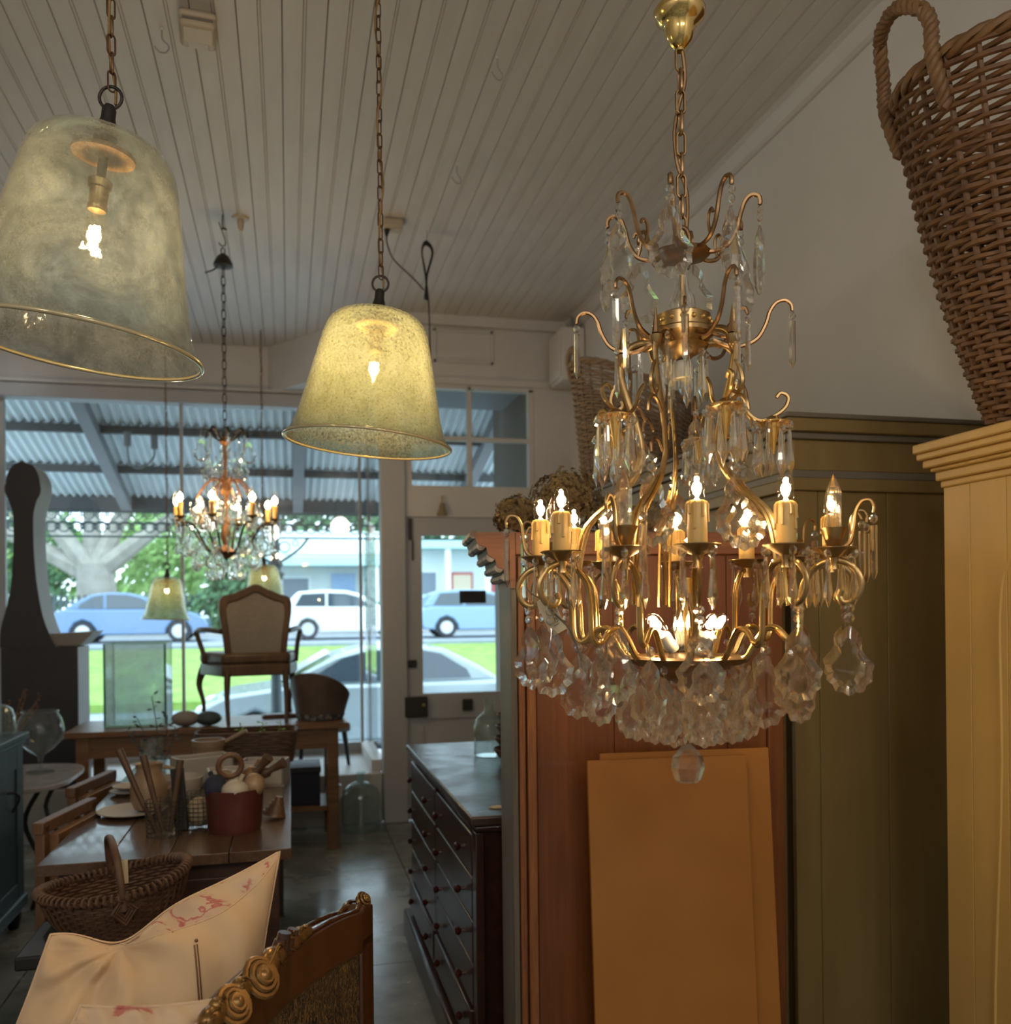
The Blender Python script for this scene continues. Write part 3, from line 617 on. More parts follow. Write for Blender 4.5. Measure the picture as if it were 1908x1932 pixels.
PAN = MB().lathe([(.006, -.016), (.008, -.012), (.016, -.008), (.028, -.001), (.034, .003), (.033, .0045), (.020, -.003), (.0, -.006)], 28, mod=lambda a, z: 1 + (.035 * math.cos(9 * a) if z > -.006 else 0)).lathe([(0, -.03), (.008, -.03), (.006, -.022), (.009, -.012), (0, -.01)], 12).mesh('drip_pan', M['brass'], 40)
CUP = MB().lathe([(0, -.038), (.008, -.038), (.010, -.03), (.014, -.018), (.020, -.002), (.021, .0), (.019, .0), (.012, -.02), (0, -.022)], 18).mesh('cup', M['brass'], 50)
OBEL = MB().lathe([(0, 0), (.011, 0), (.0125, .07), (.010, .078), (0, .100)], 6).mesh('obelisk', M['crystal'], 0)
WARM = (1.0, .56, .20)

# ================================================================== THE LARGE CHANDELIER
K = 1.55 / F
def zz(y): return 1.45 + (1147 - y) * K
AX = (.665, 1.434); AZ = -24.88
C = thing('crystal_chandelier', 'large brass chandelier hung with cut crystal, lit candle bulbs, before the pine cabinet', 'chandelier', (AX[0], AX[1], 0), R(AZ))
def pol(th, r): return (r * math.sin(R(th)), -r * math.cos(R(th)))
def radial(th): return R(th - 90)
def arm(name, path, th, rad, mat, n=6, flat=1.0, k=5, parent=None):
    pts = spline([(r * K, 0, zz(y)) for r, y in path], k)
    rr = rad if not isinstance(rad, tuple) else [rad[0] + (rad[1] - rad[0]) * i / (len(pts) - 1) for i in range(len(pts))]
    return MB().tube(pts, rr, n, flat=flat).build(name, mat, parent or C, rot=(0, 0, radial(th)), smooth=50)
cz = lambda prof: [(r * K, zz(y)) for r, y in prof]
# canopy, chains and lead
MB().lathe(cz([(0, 22), (20, 22), (44, 14), (49, 22), (46, 34), (36, 44), (29, 50), (28, 62), (22, 78), (12, 90), (8, 92), (8, 97), (0, 97)]), 32).build('canopy', M['brass_bright'], C, smooth=60)
chain(C, 0, 0, zz(450), zz(93), 44 * K, 8.0 * K, 2.6 * K, M['copper_brass'])
chain(C, 0, 0, zz(20), CEIL - .05, .04, .009, .0022, M['iron'], 'hanging_chain')
MB().tube(spline([(.004, 0, zz(95)), (.008, .004, zz(150)), (-.004, .006, zz(200)), (-.011, .004, zz(250)), (-.006, .004, zz(310)), (.007, .006, zz(350)), (.010, .004, zz(400)), (.004, 0, zz(470))], 6), .0032, 6).build('lead', M['copper_brass'], C)
MB().tube([(0, 0, zz(22)), (.004, .002, CEIL - .02)], .003).tube([(0, 0, CEIL), (0, 0, CEIL - .05)], .003).build('ceiling_wire', M['iron'], C)
torus_pts = [(.0125 * math.cos(a), 0, zz(453) + .022 * math.sin(a)) for a in [2 * PI * i / 16 for i in range(16)]]
MB().tube(torus_pts, .0042, 8, closed=True).build('loop', M['copper_brass'], C, smooth=60)
# crown
MB().lathe(cz([(0, 470), (14, 468), (40, 474), (54, 478), (50, 484), (20, 490), (8, 494), (0, 494)]), 28, mod=lambda a, z: 1 + .04 * math.cos(8 * a)).build('crown_plate', M['copper_brass'], C)
CROWN = [(30, 477), (60, 482), (84, 474), (100, 450), (108, 420), (116, 398), (128, 388), (140, 392), (143, 402), (142, 408)]
for i in range(8):
    th = -8 + 45 * i
    a = arm('crown_arm', CROWN, th, 4.2 * K, M['copper_brass'])
    MB().tube(spline([(84 * K, 0, zz(474)), (78 * K, 0, zz(450)), (80 * K, 0, zz(434)), (88 * K, 0, zz(428)), (92 * K, 0, zz(436))], 4), 3.2 * K, 5).build('scroll', M['copper_brass'], a, smooth=50)
    x, y = pol(th, 142 * K); drop(C, PEND, 'pendalogue', (x, y, zz(410)), R([20, 65, 80, 60, -10, 25, -70, -40][i]), 2, 1.12, R(random.uniform(-4, 4)), .9)
# glass baluster on a rod
MB().cyl((0, 0, zz(490)), (0, 0, zz(600)), .0055, n=10).build('rod', M['brass'], C)
MB().lathe(cz([(8, 496), (13, 500), (9, 506), (10, 530), (12, 545), (20, 560), (24, 575), (21, 590), (18, 600), (0, 600)]), 40, mod=lambda a, z: 1 + .09 * math.cos(10 * a + z * 60)).build('glass_baluster', M['crystal_clear'], C, smooth=60)
# band with bosses
MB().lathe(cz([(0, 596), (40, 592), (52, 598), (52, 622), (58, 626), (58, 634), (50, 640), (44, 648), (48, 654), (42, 662), (20, 672), (12, 680), (0, 682)]), 36).build('band', M['brass'], C, smooth=40)
bb = MB()
for i in range(16):
    x, y = pol(i * 22.5, 52 * K); bb.ball((x, y, zz(610)), .0045, 8, 5)
bb.build('bosses', M['gilt'], C)
MB().lathe(cz([(0, 680), (15, 682), (18, 690), (18, 714), (13, 716), (11, 690), (0, 690)]), 16).build('lamp_socket', M['socket_white'], C)
for i in range(9):
    x, y = pol(12 + i * 40, 43 * K); drop(C, ICE, 'icicle_drop', (x, y, zz(664)), R(i * 40), 1, 1.05)
# cage ribs with spikes, long hooks and prisms
RIB = [(46, 646), (78, 640), (106, 652), (120, 684), (112, 730), (94, 785), (82, 835), (84, 872), (102, 905), (136, 938), (172, 968), (192, 1000), (205, 1060), (213, 1140)]
HOOKL = [(56, 642), (92, 656), (120, 652), (140, 640), (154, 616), (162, 592), (174, 576), (190, 572), (201, 580), (203, 592)]
HOOKS = [(54, 636), (80, 646), (94, 634), (98, 612), (106, 600), (117, 600), (121, 612)]
CURL = [(116, 700), (132, 722), (138, 748), (128, 764), (116, 758), (118, 748)]
for i in range(5):
    th = -24 + 72 * i
    rb = arm('rib', RIB, th, 7.4 * K, M['brass'], 6, .62)
    arm('rib_strand', [(r + 6, y + 4) for r, y in RIB[8:]], th + 3, 3.6 * K, M['gilt'], 5)
    arm('rib_strand', [(r + 6, y + 4) for r, y in RIB[8:]], th - 3, 3.6 * K, M['gilt'], 5)
    MB().lathe([(0, 0), (8 * K, 0), (7 * K, .004), (0, 52 * K)], 8, Matrix.Translation((116 * K, 0, zz(656)))).build('spike', M['copper_brass'], rb)
    MB().lathe([(0, .004), (12 * K, 0), (9 * K, -.012), (0, -.03)], 12, Matrix.Translation((116 * K, 0, zz(660)))).build('spike_cup', M['brass'], rb)
    MB().tube(spline([(r * K, 0, zz(y)) for r, y in CURL], 5), 4 * K, 5).build('scroll', M['brass'], rb, smooth=50)
    MB().tube(spline([(r * K, 0, zz(y)) for r, y in [(90, 800), (112, 776), (132, 770), (146, 782), (150, 800)]], 5), 3.2 * K, 5).build('scroll', M['brass'], rb, smooth=50)
for i in range(6):
    th = 8 + 60 * i + (12 if i == 1 else 0)
    arm('hook_arm', HOOKL, th + 18, (4.2 * K, 3.2 * K), M['copper_brass'])
    x, y = pol(th + 18, 203 * K); drop(C, PRISM, 'prism_drop', (x, y, zz(594)), R(th + 18 + random.uniform(-30, 30)), 1, 1.02)
    arm('hook_arm', HOOKS, th - 6, (3.8 * K, 3.0 * K), M['copper_brass'])
    x, y = pol(th - 6, 121 * K); drop(C, PRISM, 'prism_drop', (x, y, zz(614)), R(th + random.uniform(-40, 40)), 1, .98)
    x, y = pol(th + 40, 128 * K); drop(C, PRISM, 'prism_drop', (x, y, zz(660)), R(th + random.uniform(-40, 40)), 1, .9)
# five small gilded pans fringed with icicles
SP = MB().lathe([(0, .006), (.006, .006), (.014, .003), (.030, .0), (.0305, .0018), (.015, .006), (.008, .012), (0, .013)], 24).mesh('pan_dish', M['gilt'], 50)
for i in range(5):
    th = 25 + 72 * i; x, y = pol(th, 165 * K); z = zz(803)
    p = ob('fringe_pan', SP, C, (x, y, z), (0, 0, radial(th)))
    MB().lathe([(0, 0), (.011, 0), (.002, -.052), (0, -.052)], 10).build('pan_cone', M['gilt'], p)
    MB().tube(spline([(-.062, 0, .06), (-.05, 0, .045), (-.042, 0, .02), (-.022, 0, .006), (0, 0, .012), (.02, 0, .026), (.026, 0, .044), (.014, 0, .052), (.006, 0, .044)], 5), .0034, 6).build('scroll', M['brass'], p, smooth=50)
    for k in range(9):
        a = R(k * 40 + 10); drop(C, ICE, 'icicle_drop', (x + .0285 * math.cos(a), y + .0285 * math.sin(a), z + .001), a, 1, 1.03 + .06 * random.random(), R(random.uniform(-3, 3)))
    arm('hook_arm', [(84, 862), (96, 846), (112, 842), (124, 852), (126, 868)], th + 20, 3.0 * K, M['copper_brass'])
    x, y = pol(th + 20, 126 * K); drop(C, PEND, 'pendalogue', (x, y, zz(872)), R(random.uniform(-40, 40)), 2, 1.12)
    arm('hook_arm', [(80, 800), (92, 776), (100, 772), (108, 782), (109, 796)], th - 14, 2.6 * K, M['copper_brass'])
    x, y = pol(th - 14, 109 * K); drop(C, PEND, 'pendalogue', (x, y, zz(798)), R(th + random.uniform(-60, 60)), 1, .8)
# lower hub, glass column, tilted inner bulbs
MB().lathe(cz([(0, 1300), (14, 1296), (34, 1284), (80, 1258), (112, 1248), (118, 1240), (108, 1236), (60, 1240), (30, 1232), (0, 1230)]), 36).build('hub_bowl', M['copper_brass'], C, smooth=40)
MB().lathe(cz([(0, 1228), (23, 1226), (18, 1216), (16, 1206), (24, 1186), (22, 1164), (11, 1140), (12, 1128), (9, 1116), (0, 1116)]), 36, mod=lambda a, z: 1 + .07 * math.cos(12 * a)).build('glass_column', M['crystal_clear'], C, smooth=60)
MB().lathe(cz([(0, 1120), (11, 1118), (14, 1096), (16, 1090), (13, 1090), (0, 1112)]), 18).cyl((0, 0, zz(1232)), (0, 0, zz(1120)), .003).build('column_cup', M['gilt'], C)
SOCK = MB().lathe([(0, -.034), (.010, -.034), (.012, -.02), (.0105, -.018), (.0115, -.004), (.010, 0), (0, 0)], 14).mesh('lamp_socket', M['socket_white'], 50)
for th in (-52, 40, 62, 190, 245):
    x, y = pol(th, 52 * K)
    s = ob('lamp_socket', SOCK, C, (x, y, zz(1196)), (R(38), 0, R(th)))
    ob('bulb', BULB_T, s, (0, 0, 0)); ob('filament', FIL_T, s, (0, 0, 0))
    point('bulb_light', (0, 0, .02), CH * .8, WARM, .006, s)
# candle arms
ARM = [(60, 1243), (92, 1243), (116, 1237), (134, 1208), (152, 1186), (172, 1187), (190, 1206), (203, 1209), (212, 1192), (214, 1140), (221, 1104), (242, 1077), (272, 1067), (300, 1077), (316, 1103), (310, 1130), (292, 1141), (280, 1131), (284, 1119)]
HOOKO = [(284, 1048), (300, 1036), (306, 1010), (309, 986), (318, 970), (331, 968), (338, 979), (337, 990)]
cand = [-82, -51, 4, 36, 99, 152, 184, 219, 237]; obl = [-21, 67, 129, 255]
for th in cand + obl:
    A = arm('candle_arm', ARM, th, 5.6 * K, M['brass'], 6, .62)
    for dr in (-3.6, 3.6):
        pts = spline([(r * K, dr * K, zz(y) + .0022) for r, y in ARM[:12]], 5); MB().tube(pts, 2.6 * K, 5).build('arm_wire', M['gilt'], A, smooth=50)
    p = ob('drip_pan', PAN, A, (272 * K, 0, zz(1050)))
    x, y = pol(th, 272 * K)
    if th in cand:
        cs = ob('candle_sleeve', SLEEVE, A, (272 * K, 0, zz(1055)), (0, 0, th))
        ob('bulb', BULB_T, A, (272 * K, 0, zz(1055) + .069)); ob('filament', FIL_T, A, (272 * K, 0, zz(1055) + .069))
        point('bulb_light', (272 * K, 0, zz(1055) + .09), CH, WARM, .006, A)
    else:
        ob('cup', CUP, A, (272 * K, 0, zz(1012))); ob('obelisk', OBEL, A, (272 * K, 0, zz(1028)))
    if th in obl or th in (-82, 99):
        arm('hook_arm', HOOKO, th, (3.8 * K, 2.8 * K), M['brass'])
        hx, hy = pol(th, 337 * K); drop(C, PRISM, 'prism_drop', (hx, hy, zz(992)), R(th + random.uniform(-30, 30)), 1, 1.08)
        if th in obl:
            arm('hook_arm', [(r - 6, y + 8) for r, y in HOOKO[:2]] + [(296, 1010), (296, 990), (304, 984), (311, 996)], th + 9, 2.8 * K, M['brass'])
            hx, hy = pol(th + 9, 311 * K); drop(C, PRISM, 'prism_drop', (hx, hy, zz(998)), R(th + 40), 1, 1.0)
    for k in range(4):
        a = R(th * 1.7 + k * 90 + 40); drop(C, ICE, 'icicle_drop', (x + .030 * math.cos(a), y + .030 * math.sin(a), zz(1049)), a, 1, 1.08)
    vx, vy = pol(th, 296 * K); drop(C, PEND, 'pendalogue', (vx, vy, zz(1143)), R(random.uniform(-45, 45)), 2, 1.06, R(random.uniform(-5, 5)))
    vx, vy = pol(th + 4, 204 * K); drop(C, PEND, 'pendalogue', (vx, vy, zz(1212)), R(random.uniform(-45, 45)), 1, 1.05, R(random.uniform(-5, 5)), 1.1)
for i in range(11):
    th = 12 + 360 / 11 * i; vx, vy = pol(th, 112 * K); drop(C, PEND, 'pendalogue', (vx, vy, zz(1250)), R(random.uniform(-50, 50)), 1, 1.05)
for i in range(7):
    th = 30 + 360 / 7 * i; vx, vy = pol(th, 62 * K); drop(C, PEND, 'pendalogue', (vx, vy, zz(1276)), R(random.uniform(-50, 50)), 1, .95)
# bottom ball
MB().lathe(cz([(0, 1476), (20, 1475), (25, 1470), (33, 1446), (29, 1428), (14, 1410), (6, 1402), (0, 1402)]), 9).build('finial_ball', M['crystal'], C, smooth=0)
MB().cyl((0, 0, zz(1404)), (0, 0, zz(1296)), .002).build('finial_rod', M['copper_brass'], C)
# price tag on string
tg = MB().add([(-.011, 0, 0), (.011, 0, 0), (.014, 0, -.008), (.014, 0, -.064), (-.014, 0, -.064), (-.014, 0, -.008), (-.011, .0008, 0), (.011, .0008, 0), (.014, .0008, -.008), (.014, .0008, -.064), (-.014, .0008, -.064), (-.014, .0008, -.008)], [(5, 4, 3, 2, 1, 0), (6, 7, 8, 9, 10, 11)] + [(i, (i + 1) % 6, 6 + (i + 1) % 6, 6 + i) for i in range(6)])
x, y = pol(-58, 268 * K)
tgo = tg.build('price_tag', M['tag_paper'], C, (x - .018, y - .02, zz(1126)), (R(-8), R(-28), R(-8)), smooth=0)
def glyphs(strokes, sc, M_):
    mb = MB()
    for st in strokes: mb.tube([(a * sc, -.0005, b * sc) for a, b in st], .0005, 4)
    return mb
S_ = {'l': [[(0, 2), (0, 0)]], 'a': [[(1, 1), (.3, 1), (0, .5), (.3, 0), (1, .2)], [(1, 1.1), (1, 0)]], 'r': [[(0, 1), (0, 0)], [(0, .6), (.4, 1), (.8, .9)]], 'g': [[(1, 1), (.3, 1), (0, .5), (.3, 0), (1, .2)], [(1, 1.1), (1, -.6), (.4, -1), (0, -.7)]], 'e': [[(0, .5), (1, .55), (.7, 1), (.3, 1), (0, .5), (.3, 0), (1, .1)]]}
st = []; cx = 0
for ch in 'large': st += [[(a + cx, b) for a, b in s] for s in S_[ch]]; cx += .7 if ch in 'l' else 1.4
mb = glyphs([[(b * -1 + 1, a - 3.4) for a, b in s] for s in st], .0048, None); mb.build('handwriting', M['ink'], tgo, (0.002, 0, -.034))
MB().tube(spline([(0, 0, -.004), (-.012, 0, .012), (-.02, .006, .03)], 4), .0012, 5).tube(spline([(0, 0, -.004), (.006, -.002, -.03), (.018, 0, -.07), (.012, .004, -.12)], 4), .0016, 5).build('twine', M['twine'], tgo)

# ================================================================== GLASS CLOCHE PENDANTS
def shade_prof(Rr, H, t):
    out = [(.06, 1.0), (.26, .995), (.43, .975), (.545, .925), (.61, .85), (.655, .74), (.705, .60), (.755, .46), (.81, .31), (.86, .18), (.915, .08), (.975, .018), (1, 0)]
    o = [(Vector((r, z, 0))) for r, z in out]; o = [(p.x * Rr, p.y * H) for p in spline(o, 4)]
    return o, [(max(r - t, .0), z - (t if z > H * .8 else 0)) for r, z in o]
def pendant(label, top, tilt, Rr, H, mat, bulb_z, filmat, pw, candle=True, big=True, chain_top=CEIL):
    o = thing('glass_pendant', label, 'pendant lamp', top, 0, None, tilt)
    po, pi_ = shade_prof(Rr, H, .004)
    sh = MB().lathe([(r, z - H) for r, z in po], 72).lathe([(r, z - H) for r, z in pi_], 72).build('glass_shade', mat, o, smooth=60)
    MB().tube([((Rr - .001) * math.cos(2 * PI * i / 72), (Rr - .001) * math.sin(2 * PI * i / 72), -H) for i in range(72)], .0042, 8, closed=True).build('rim', M['shade_rim'], sh, smooth=60)
    MB().lathe([(0, .060), (.008, .060), (.0125, .052), (.0125, .036), (.0165, .022), (.019, .016), (.033 if not big else .021, -.002), (0, -.004)], 20).build('cap', M['dark_metal'], o, smooth=50)
    MB().tube([(.0205 * math.cos(2 * PI * i / 24), 0, .074 + .0205 * math.sin(2 * PI * i / 24)) for i in range(24)], .003, 8, closed=True).build('ring', M['dark_metal'], o, smooth=60)
    MB().lathe([(0, -.028), (.055, -.028), (.056, -.032), (.055, -.036), (0, -.036)], 28).build('wood_disc', M['wood_disc'], o)
    MB().cyl((0, 0, 0), (0, 0, -.10), .0085, n=12).build('stem', M['dark_metal'], o)
    z = bulb_z
    MB().lathe([(0, z + .062), (.012, z + .062), (.021, z + .055), (.021, z + .042), (.017, z + .04), (.016, z + .012), (.018, z + .006), (.016, z + .0), (0, z + .0)], 18).build('lamp_holder', M['brass'], o, smooth=40)
    b = MB().lathe([(.008, z), (.0165, z - .02), (.0175, z - .035), (.014, z - .058), (.007, z - .078), (0, z - .088)], 18).build('bulb', M['bulb_glass'], o, smooth=60)
    MB().tube([(-.010, 0, z - .030), (-.005, .003, z - .032), (0, 0, z - .029), (.005, -.003, z - .032), (.010, 0, z - .030)], .0034, 6).build('filament', filmat, b)
    point('bulb_light', (0, 0, z - .04), pw, (1, .68, .32), .012, o)
    # chain and cord hang straight down to the ring whatever the tilt of the shade
    u = bpy.data.objects.new('suspension', None); COL.objects.link(u); u.parent = o; u.rotation_euler = Matrix(o.rotation_euler.to_matrix().inverted()).to_euler(); u.empty_display_size = .02
    rp = o.rotation_euler.to_matrix() @ Vector((0, 0, .092))
    me = link_mesh(.038, .0068, .0019, M['chain_brown']); n_ = int((chain_top - top[2] - rp.z) / .0335)
    for i in range(n_): ob('link', me, u, (rp.x, rp.y, rp.z + .012 + .0335 * i), (0, 0, (i % 2) * PI / 2 + .5))
    pts = [(rp.x + (.006 + .003 * math.sin(i * .9)) * math.cos(i * .7), rp.y + .006 * math.sin(i * .7), rp.z - .03 + i * .03) for i in range(int((chain_top - top[2] - rp.z + .03) / .03) + 1)]
    MB().tube(pts, .0026, 6).build('cord', M['cord_gold'], u, smooth=60)
    return o
pendant('large clear smoky glass bell pendant nearest the viewer, wooden disc inside', (-.316, 1.773, 2.322), (0, R(7.5), R(-12)), .2145, .385, M['shade_clear'], -.135, M['filament'], PEN * 1.0)
pendant('frosted yellow-green glass bell pendant glowing in mid air above the chest', (.231, 2.31, 2.212), (0, R(5), R(-12)), .212, .335, M['shade_frost'], -.10, M['filament'], PEN * 2.0, big=False)
pendant('small pale glass bell pendant hanging in the shop window left of the armchair', (-.83, 6.75, 1.71), (0, R(2), 0), .165, .30, M['shade_frost'], -.06, M['filament'], PEN * .5)
pendant('small pale glass bell pendant in the shop window directly behind the armchair', (-.17, 6.75, 1.80), (0, R(-2), 0), .165, .30, M['shade_frost'], -.06, M['filament_soft'], PEN * .5)

# ================================================================== THE FAR CHANDELIER
Dq = thing('crystal_chandelier', 'smaller crystal chandelier with candle bulbs hanging before the shop window', 'chandelier', (-.308, 4.85, 0), R(12))
MB().tube(spline([(0, 0, 3.5), (0, 0, 3.44), (.02, 0, 3.43), (-.01, 0, 3.43)], 4), .004).tube(spline([(-.02, 0, 3.46), (-.012, 0, 3.44), (.01, 0, 3.38), (.012, 0, 3.35), (-.006, 0, 3.34), (-.02, 0, 3.355)], 4), .003).build('ceiling_hook', M['iron'], Dq)
MB().lathe([(0, 3.30), (.012, 3.30), (.03, 3.285), (.048, 3.25), (.05, 3.236), (.02, 3.225), (0, 3.225)], 18).build('canopy', M['dark_metal'], Dq, rot=(0, 0, 0))
MB().tube([(.01 * math.cos(a), 0, 3.315 + .016 * math.sin(a)) for a in [2 * PI * i / 12 for i in range(12)]], .003, 6, closed=True).build('loop', M['dark_metal'], Dq)
MB().tube(spline([(-.03, 0, 3.23), (-.05, 0, 3.21), (-.09, 0, 3.19)], 3), .004).build('lead_stub', M['black'], Dq)
chain(Dq, 0, 0, 2.36, 3.225, .05, .010, .0028, M['dark_metal'])
rust = pbr('rust_brass', (.26, .12, .06), (.38, .2, .10), .4, .7, sc=30)
def arm2(name, path, th, r, mat): return MB().tube(spline([(a, 0, b) for a, b in path], 5), r, 5).build(name, mat, Dq, rot=(0, 0, R(th)), smooth=50)
MB().lathe([(0, 2.36), (.02, 2.355), (.03, 2.33), (.012, 2.31), (.008, 2.2), (.02, 2.12), (.03, 2.08), (.012, 2.04), (.01, 1.94), (.022, 1.90), (.026, 1.84), (.014, 1.80), (.03, 1.78), (.055, 1.765), (.04, 1.745), (.012, 1.73), (0, 1.72)], 14).build('column', rust, Dq)
for i in range(8):
    arm2('crown_arm', [(.01, 2.33), (.05, 2.35), (.08, 2.385), (.105, 2.39), (.118, 2.36)], 45 * i, .005, M['dark_metal'])
    a = R(45 * i); drop(Dq, PRISM if i % 2 else PEND, 'prism_drop' if i % 2 else 'pendalogue', (.118 * math.cos(a), .118 * math.sin(a), 2.36), a, 1, 1.15)
    drop(Dq, PEND, 'pendalogue', (.09 * math.cos(a + .4), .09 * math.sin(a + .4), 2.27), a + 1, 2, 1.0)
    arm2('upper_arm', [(.012, 2.12), (.06, 2.14), (.11, 2.10), (.14, 2.06), (.15, 2.03)], 45 * i + 20, .005, rust)
    drop(Dq, PEND, 'pendalogue', (.14 * math.cos(a + .35), .14 * math.sin(a + .35), 2.06), a, 1, 1.05)
    for q in range(2): drop(Dq, ICE, 'icicle_drop', (.06 * math.cos(a + q), .06 * math.sin(a + q), 2.20 - .1 * q), a, 2, .95)
for i in range(8):
    th = 22 + 45 * i; a = R(th); A = arm2('candle_arm', [(.02, 1.77), (.07, 1.755), (.12, 1.80), (.16, 1.87), (.20, 1.905), (.238, 1.90), (.25, 1.915)], th, .0055, M['dark_metal'])
    ob('drip_pan', PAN, A, (.25, 0, 1.93), scale=.9); ob('candle_sleeve', SLEEVE, A, (.25, 0, 1.93), scale=(.8, .8, 1))
    MB().lathe([(.006, 0), (.014, .012), (.0165, .026), (.012, .046), (.004, .062), (0, .068)], 12).build('bulb', M['bulb_glass'], A, (.25, 0, 1.998), scale=1.25)
    MB().ball((0, 0, .028), .014, 8, 6, (1, 1, 1.4)).build('filament', M['filament_soft'] if i in (2, 3) else M['filament'], A, (.25, 0, 1.998))
    if i % 2 == 0: point('bulb_light', (.25, 0, 2.03), CH * .7, WARM, .012, A)
    c_, s__ = math.cos(a), math.sin(a)
    for q in range(3): drop(Dq, ICE, 'icicle_drop', (.25 * c_ + .026 * math.cos(a + q * 2.1), .25 * s__ + .026 * math.sin(a + q * 2.1), 1.925), a + q, 1, 1.0)
    drop(Dq, PEND, 'pendalogue', (.205 * c_, .205 * s__, 1.90), a + .5, 3, 1.1); drop(Dq, PEND, 'pendalogue', (.14 * c_, .14 * s__, 1.83), a - .4, 2, 1.1)
    drop(Dq, PEND, 'pendalogue', (.075 * c_, .075 * s__, 1.75), a, 1, 1.1)
    for rq, zq, aq in ((.17, 2.02, .2), (.11, 2.16, .5), (.235, 1.88, .3), (.16, 1.80, .6), (.07, 2.05, .1)): drop(Dq, PEND if zq < 2.1 else PRISM, 'pendalogue' if zq < 2.1 else 'prism_drop', (rq * math.cos(a + aq), rq * math.sin(a + aq), zq), a * 1.7 + aq, 2, 1.0)
MB().lathe([(0, 1.725), (.004, 1.72), (.02, 1.69), (.016, 1.66), (0, 1.65)], 8).build('finial_ball', M['crystal'], Dq, smooth=0)

# ================================================================== CABINETS ON THE RIGHT
pc = thing('pine_cupboard', 'tall pine cupboard turned to show its orange plank side, grey painted edge', 'cupboard', (.556, 2.2, 0), R(-7))
PW = .70
bx('carcass', M['pine_edge'], .0, PW, .012, .26, 0, 1.60, pc)
x = .052
for wd in (.20, .17, .13, .105):
    MB().box(x + .0012, x + wd - .0012, .004, .02, .0, 1.585).build('plank', M['pine'], pc, smooth=0); x += wd
MB().box(.006, .022, -.006, .02, 0, 1.585).build('corner_strip', M['pine_edge'], pc, bevel=.003); MB().box(.026, .050, -.012, .02, 0, 1.585).build('corner_strip', M['pine_edge'], pc, bevel=.004)
bx('corner_strip', M['pine'], x, x + .043, -.008, .02, 0, 1.585, pc, .003)
bx('side_stile', M['grey_stile'], -.012, .004, .0, .262, 0, 1.52, pc, .003)
cp = [(.0, 1.505), (-.012, 1.505), (-.014, 1.53), (-.028, 1.535), (-.03, 1.552), (-.046, 1.558), (-.05, 1.576), (-.068, 1.588), (-.072, 1.606), (-.094, 1.616), (-.102, 1.635), (-.098, 1.645), (.0, 1.645)]
MB().extrude(cp, .30).build('cornice_end', M['cornice_wood'], pc, (0, -.01, 0), smooth=0)
for (x0, z0), (x1, z1) in zip(cp[2:11:2], cp[3:12:2]):
    MB().tube([((x0 + x1) / 2 - .003, -.006, (z0 + z1) / 2), ((x0 + x1) / 2 - .003, .285, (z0 + z1) / 2)], .0115, 8).build('cornice_bead', M['chip_paint'], pc)
bx('top_board', M['cornice_wood'], 0, PW + .01, -.01, .29, 1.588, 1.645, pc, .003)
def leaning(label, x, y, w_, h_, lean, rz):
    o = MB().box(0, w_, -.006, .006, 0, h_).build('loose_board', M['hardboard'], smooth=0, loc=(x, y, 0.0), rot=(R(-lean), 0, R(rz)))
    return tag(o, label, 'board', 'boards leaning on the pine cupboard')
leaning('front tan board leaning on the pine cupboard, below the chandelier', .700, 2.008, .41, 1.083, 4.6, -4)
leaning('tan board leaning second, showing right of the front board', .742, 2.036, .445, 1.094, 4.6, -4)

ow = thing('olive_wardrobe', 'big olive painted wardrobe with stepped cornice behind the lit chandelier', 'wardrobe', (1.37, 2.25, 0))
OD = 2.35
bx('carcass', M['olive'], .01, .62, .012, OD, 0, 1.775, ow)
bx('side_stile', M['olive'], .0, .078, .0, .02, 0, 1.775, ow, .003)
for a, b in ((.081, .30), (.302, .50), (.502, .62)): bx('side_plank', M['olive'], a, b, .004, .02, 0, 1.775, ow, .0015)
for i in range(3):
    d_ = bx('door', M['olive'], -.012, .01, .06 + i * .76, .06 + i * .76 + .74, .08, 1.76, ow, .004)
    bx('door_panel', M['olive'], -.018, -.01, .14 + i * .76, .06 + i * .76 + .66, .2, 1.62, d_, .004)
for z0, z1, p, mt in ((1.775, 1.81, .012, 'olive'), (1.81, 1.832, .004, 'olive_dark'), (1.832, 1.918, .0, 'olive'), (1.918, 1.936, .016, 'olive_dark'), (1.936, 1.972, .034, 'olive'), (1.972, 1.985, .042, 'olive_dark')):
    bx('cornice_moulding', M[mt], -p, .62, -p, OD + p, z0, z1, ow, .003)

cc = thing('cream_cupboard', 'cream painted cupboard with moulded cornice at the right edge', 'cupboard', (1.55, 0, 0))
bx('carcass', M['cream_wood'], .015, .44, .30, 1.875, 0, 1.79, cc)
for a, b in ((.30, .55), (.553, .80), (.803, 1.05), (1.053, 1.30), (1.303, 1.52), (1.5225, 1.68), (1.6815, 1.79), (1.7915, 1.876)): bx('front_plank', M['cream_wood'], 0, .02, a, b, 0, 1.735, cc, .0012)
MB().tube(spline([(.0, 1.28, .12), (-.001, 1.70, .12), (-.001, 1.70, 1.1), (-.001, 1.70, 1.45), (-.001, 1.66, 1.56), (-.001, 1.56, 1.625), (-.001, 1.44, 1.645), (-.001, 1.2, 1.65)], 6), .0045, 6).build('arched_bead', M['cream_wood'], cc)
for z0, z1, p in ((1.735, 1.752, .006), (1.752, 1.775, .014), (1.775, 1.785, .022), (1.785, 1.805, .034), (1.805, 1.822, .044), (1.822, 1.845, .05)): bx('cornice_moulding', M['cream_wood'], -p, .44, .3, 1.875 + p, z0, z1, cc, .004)

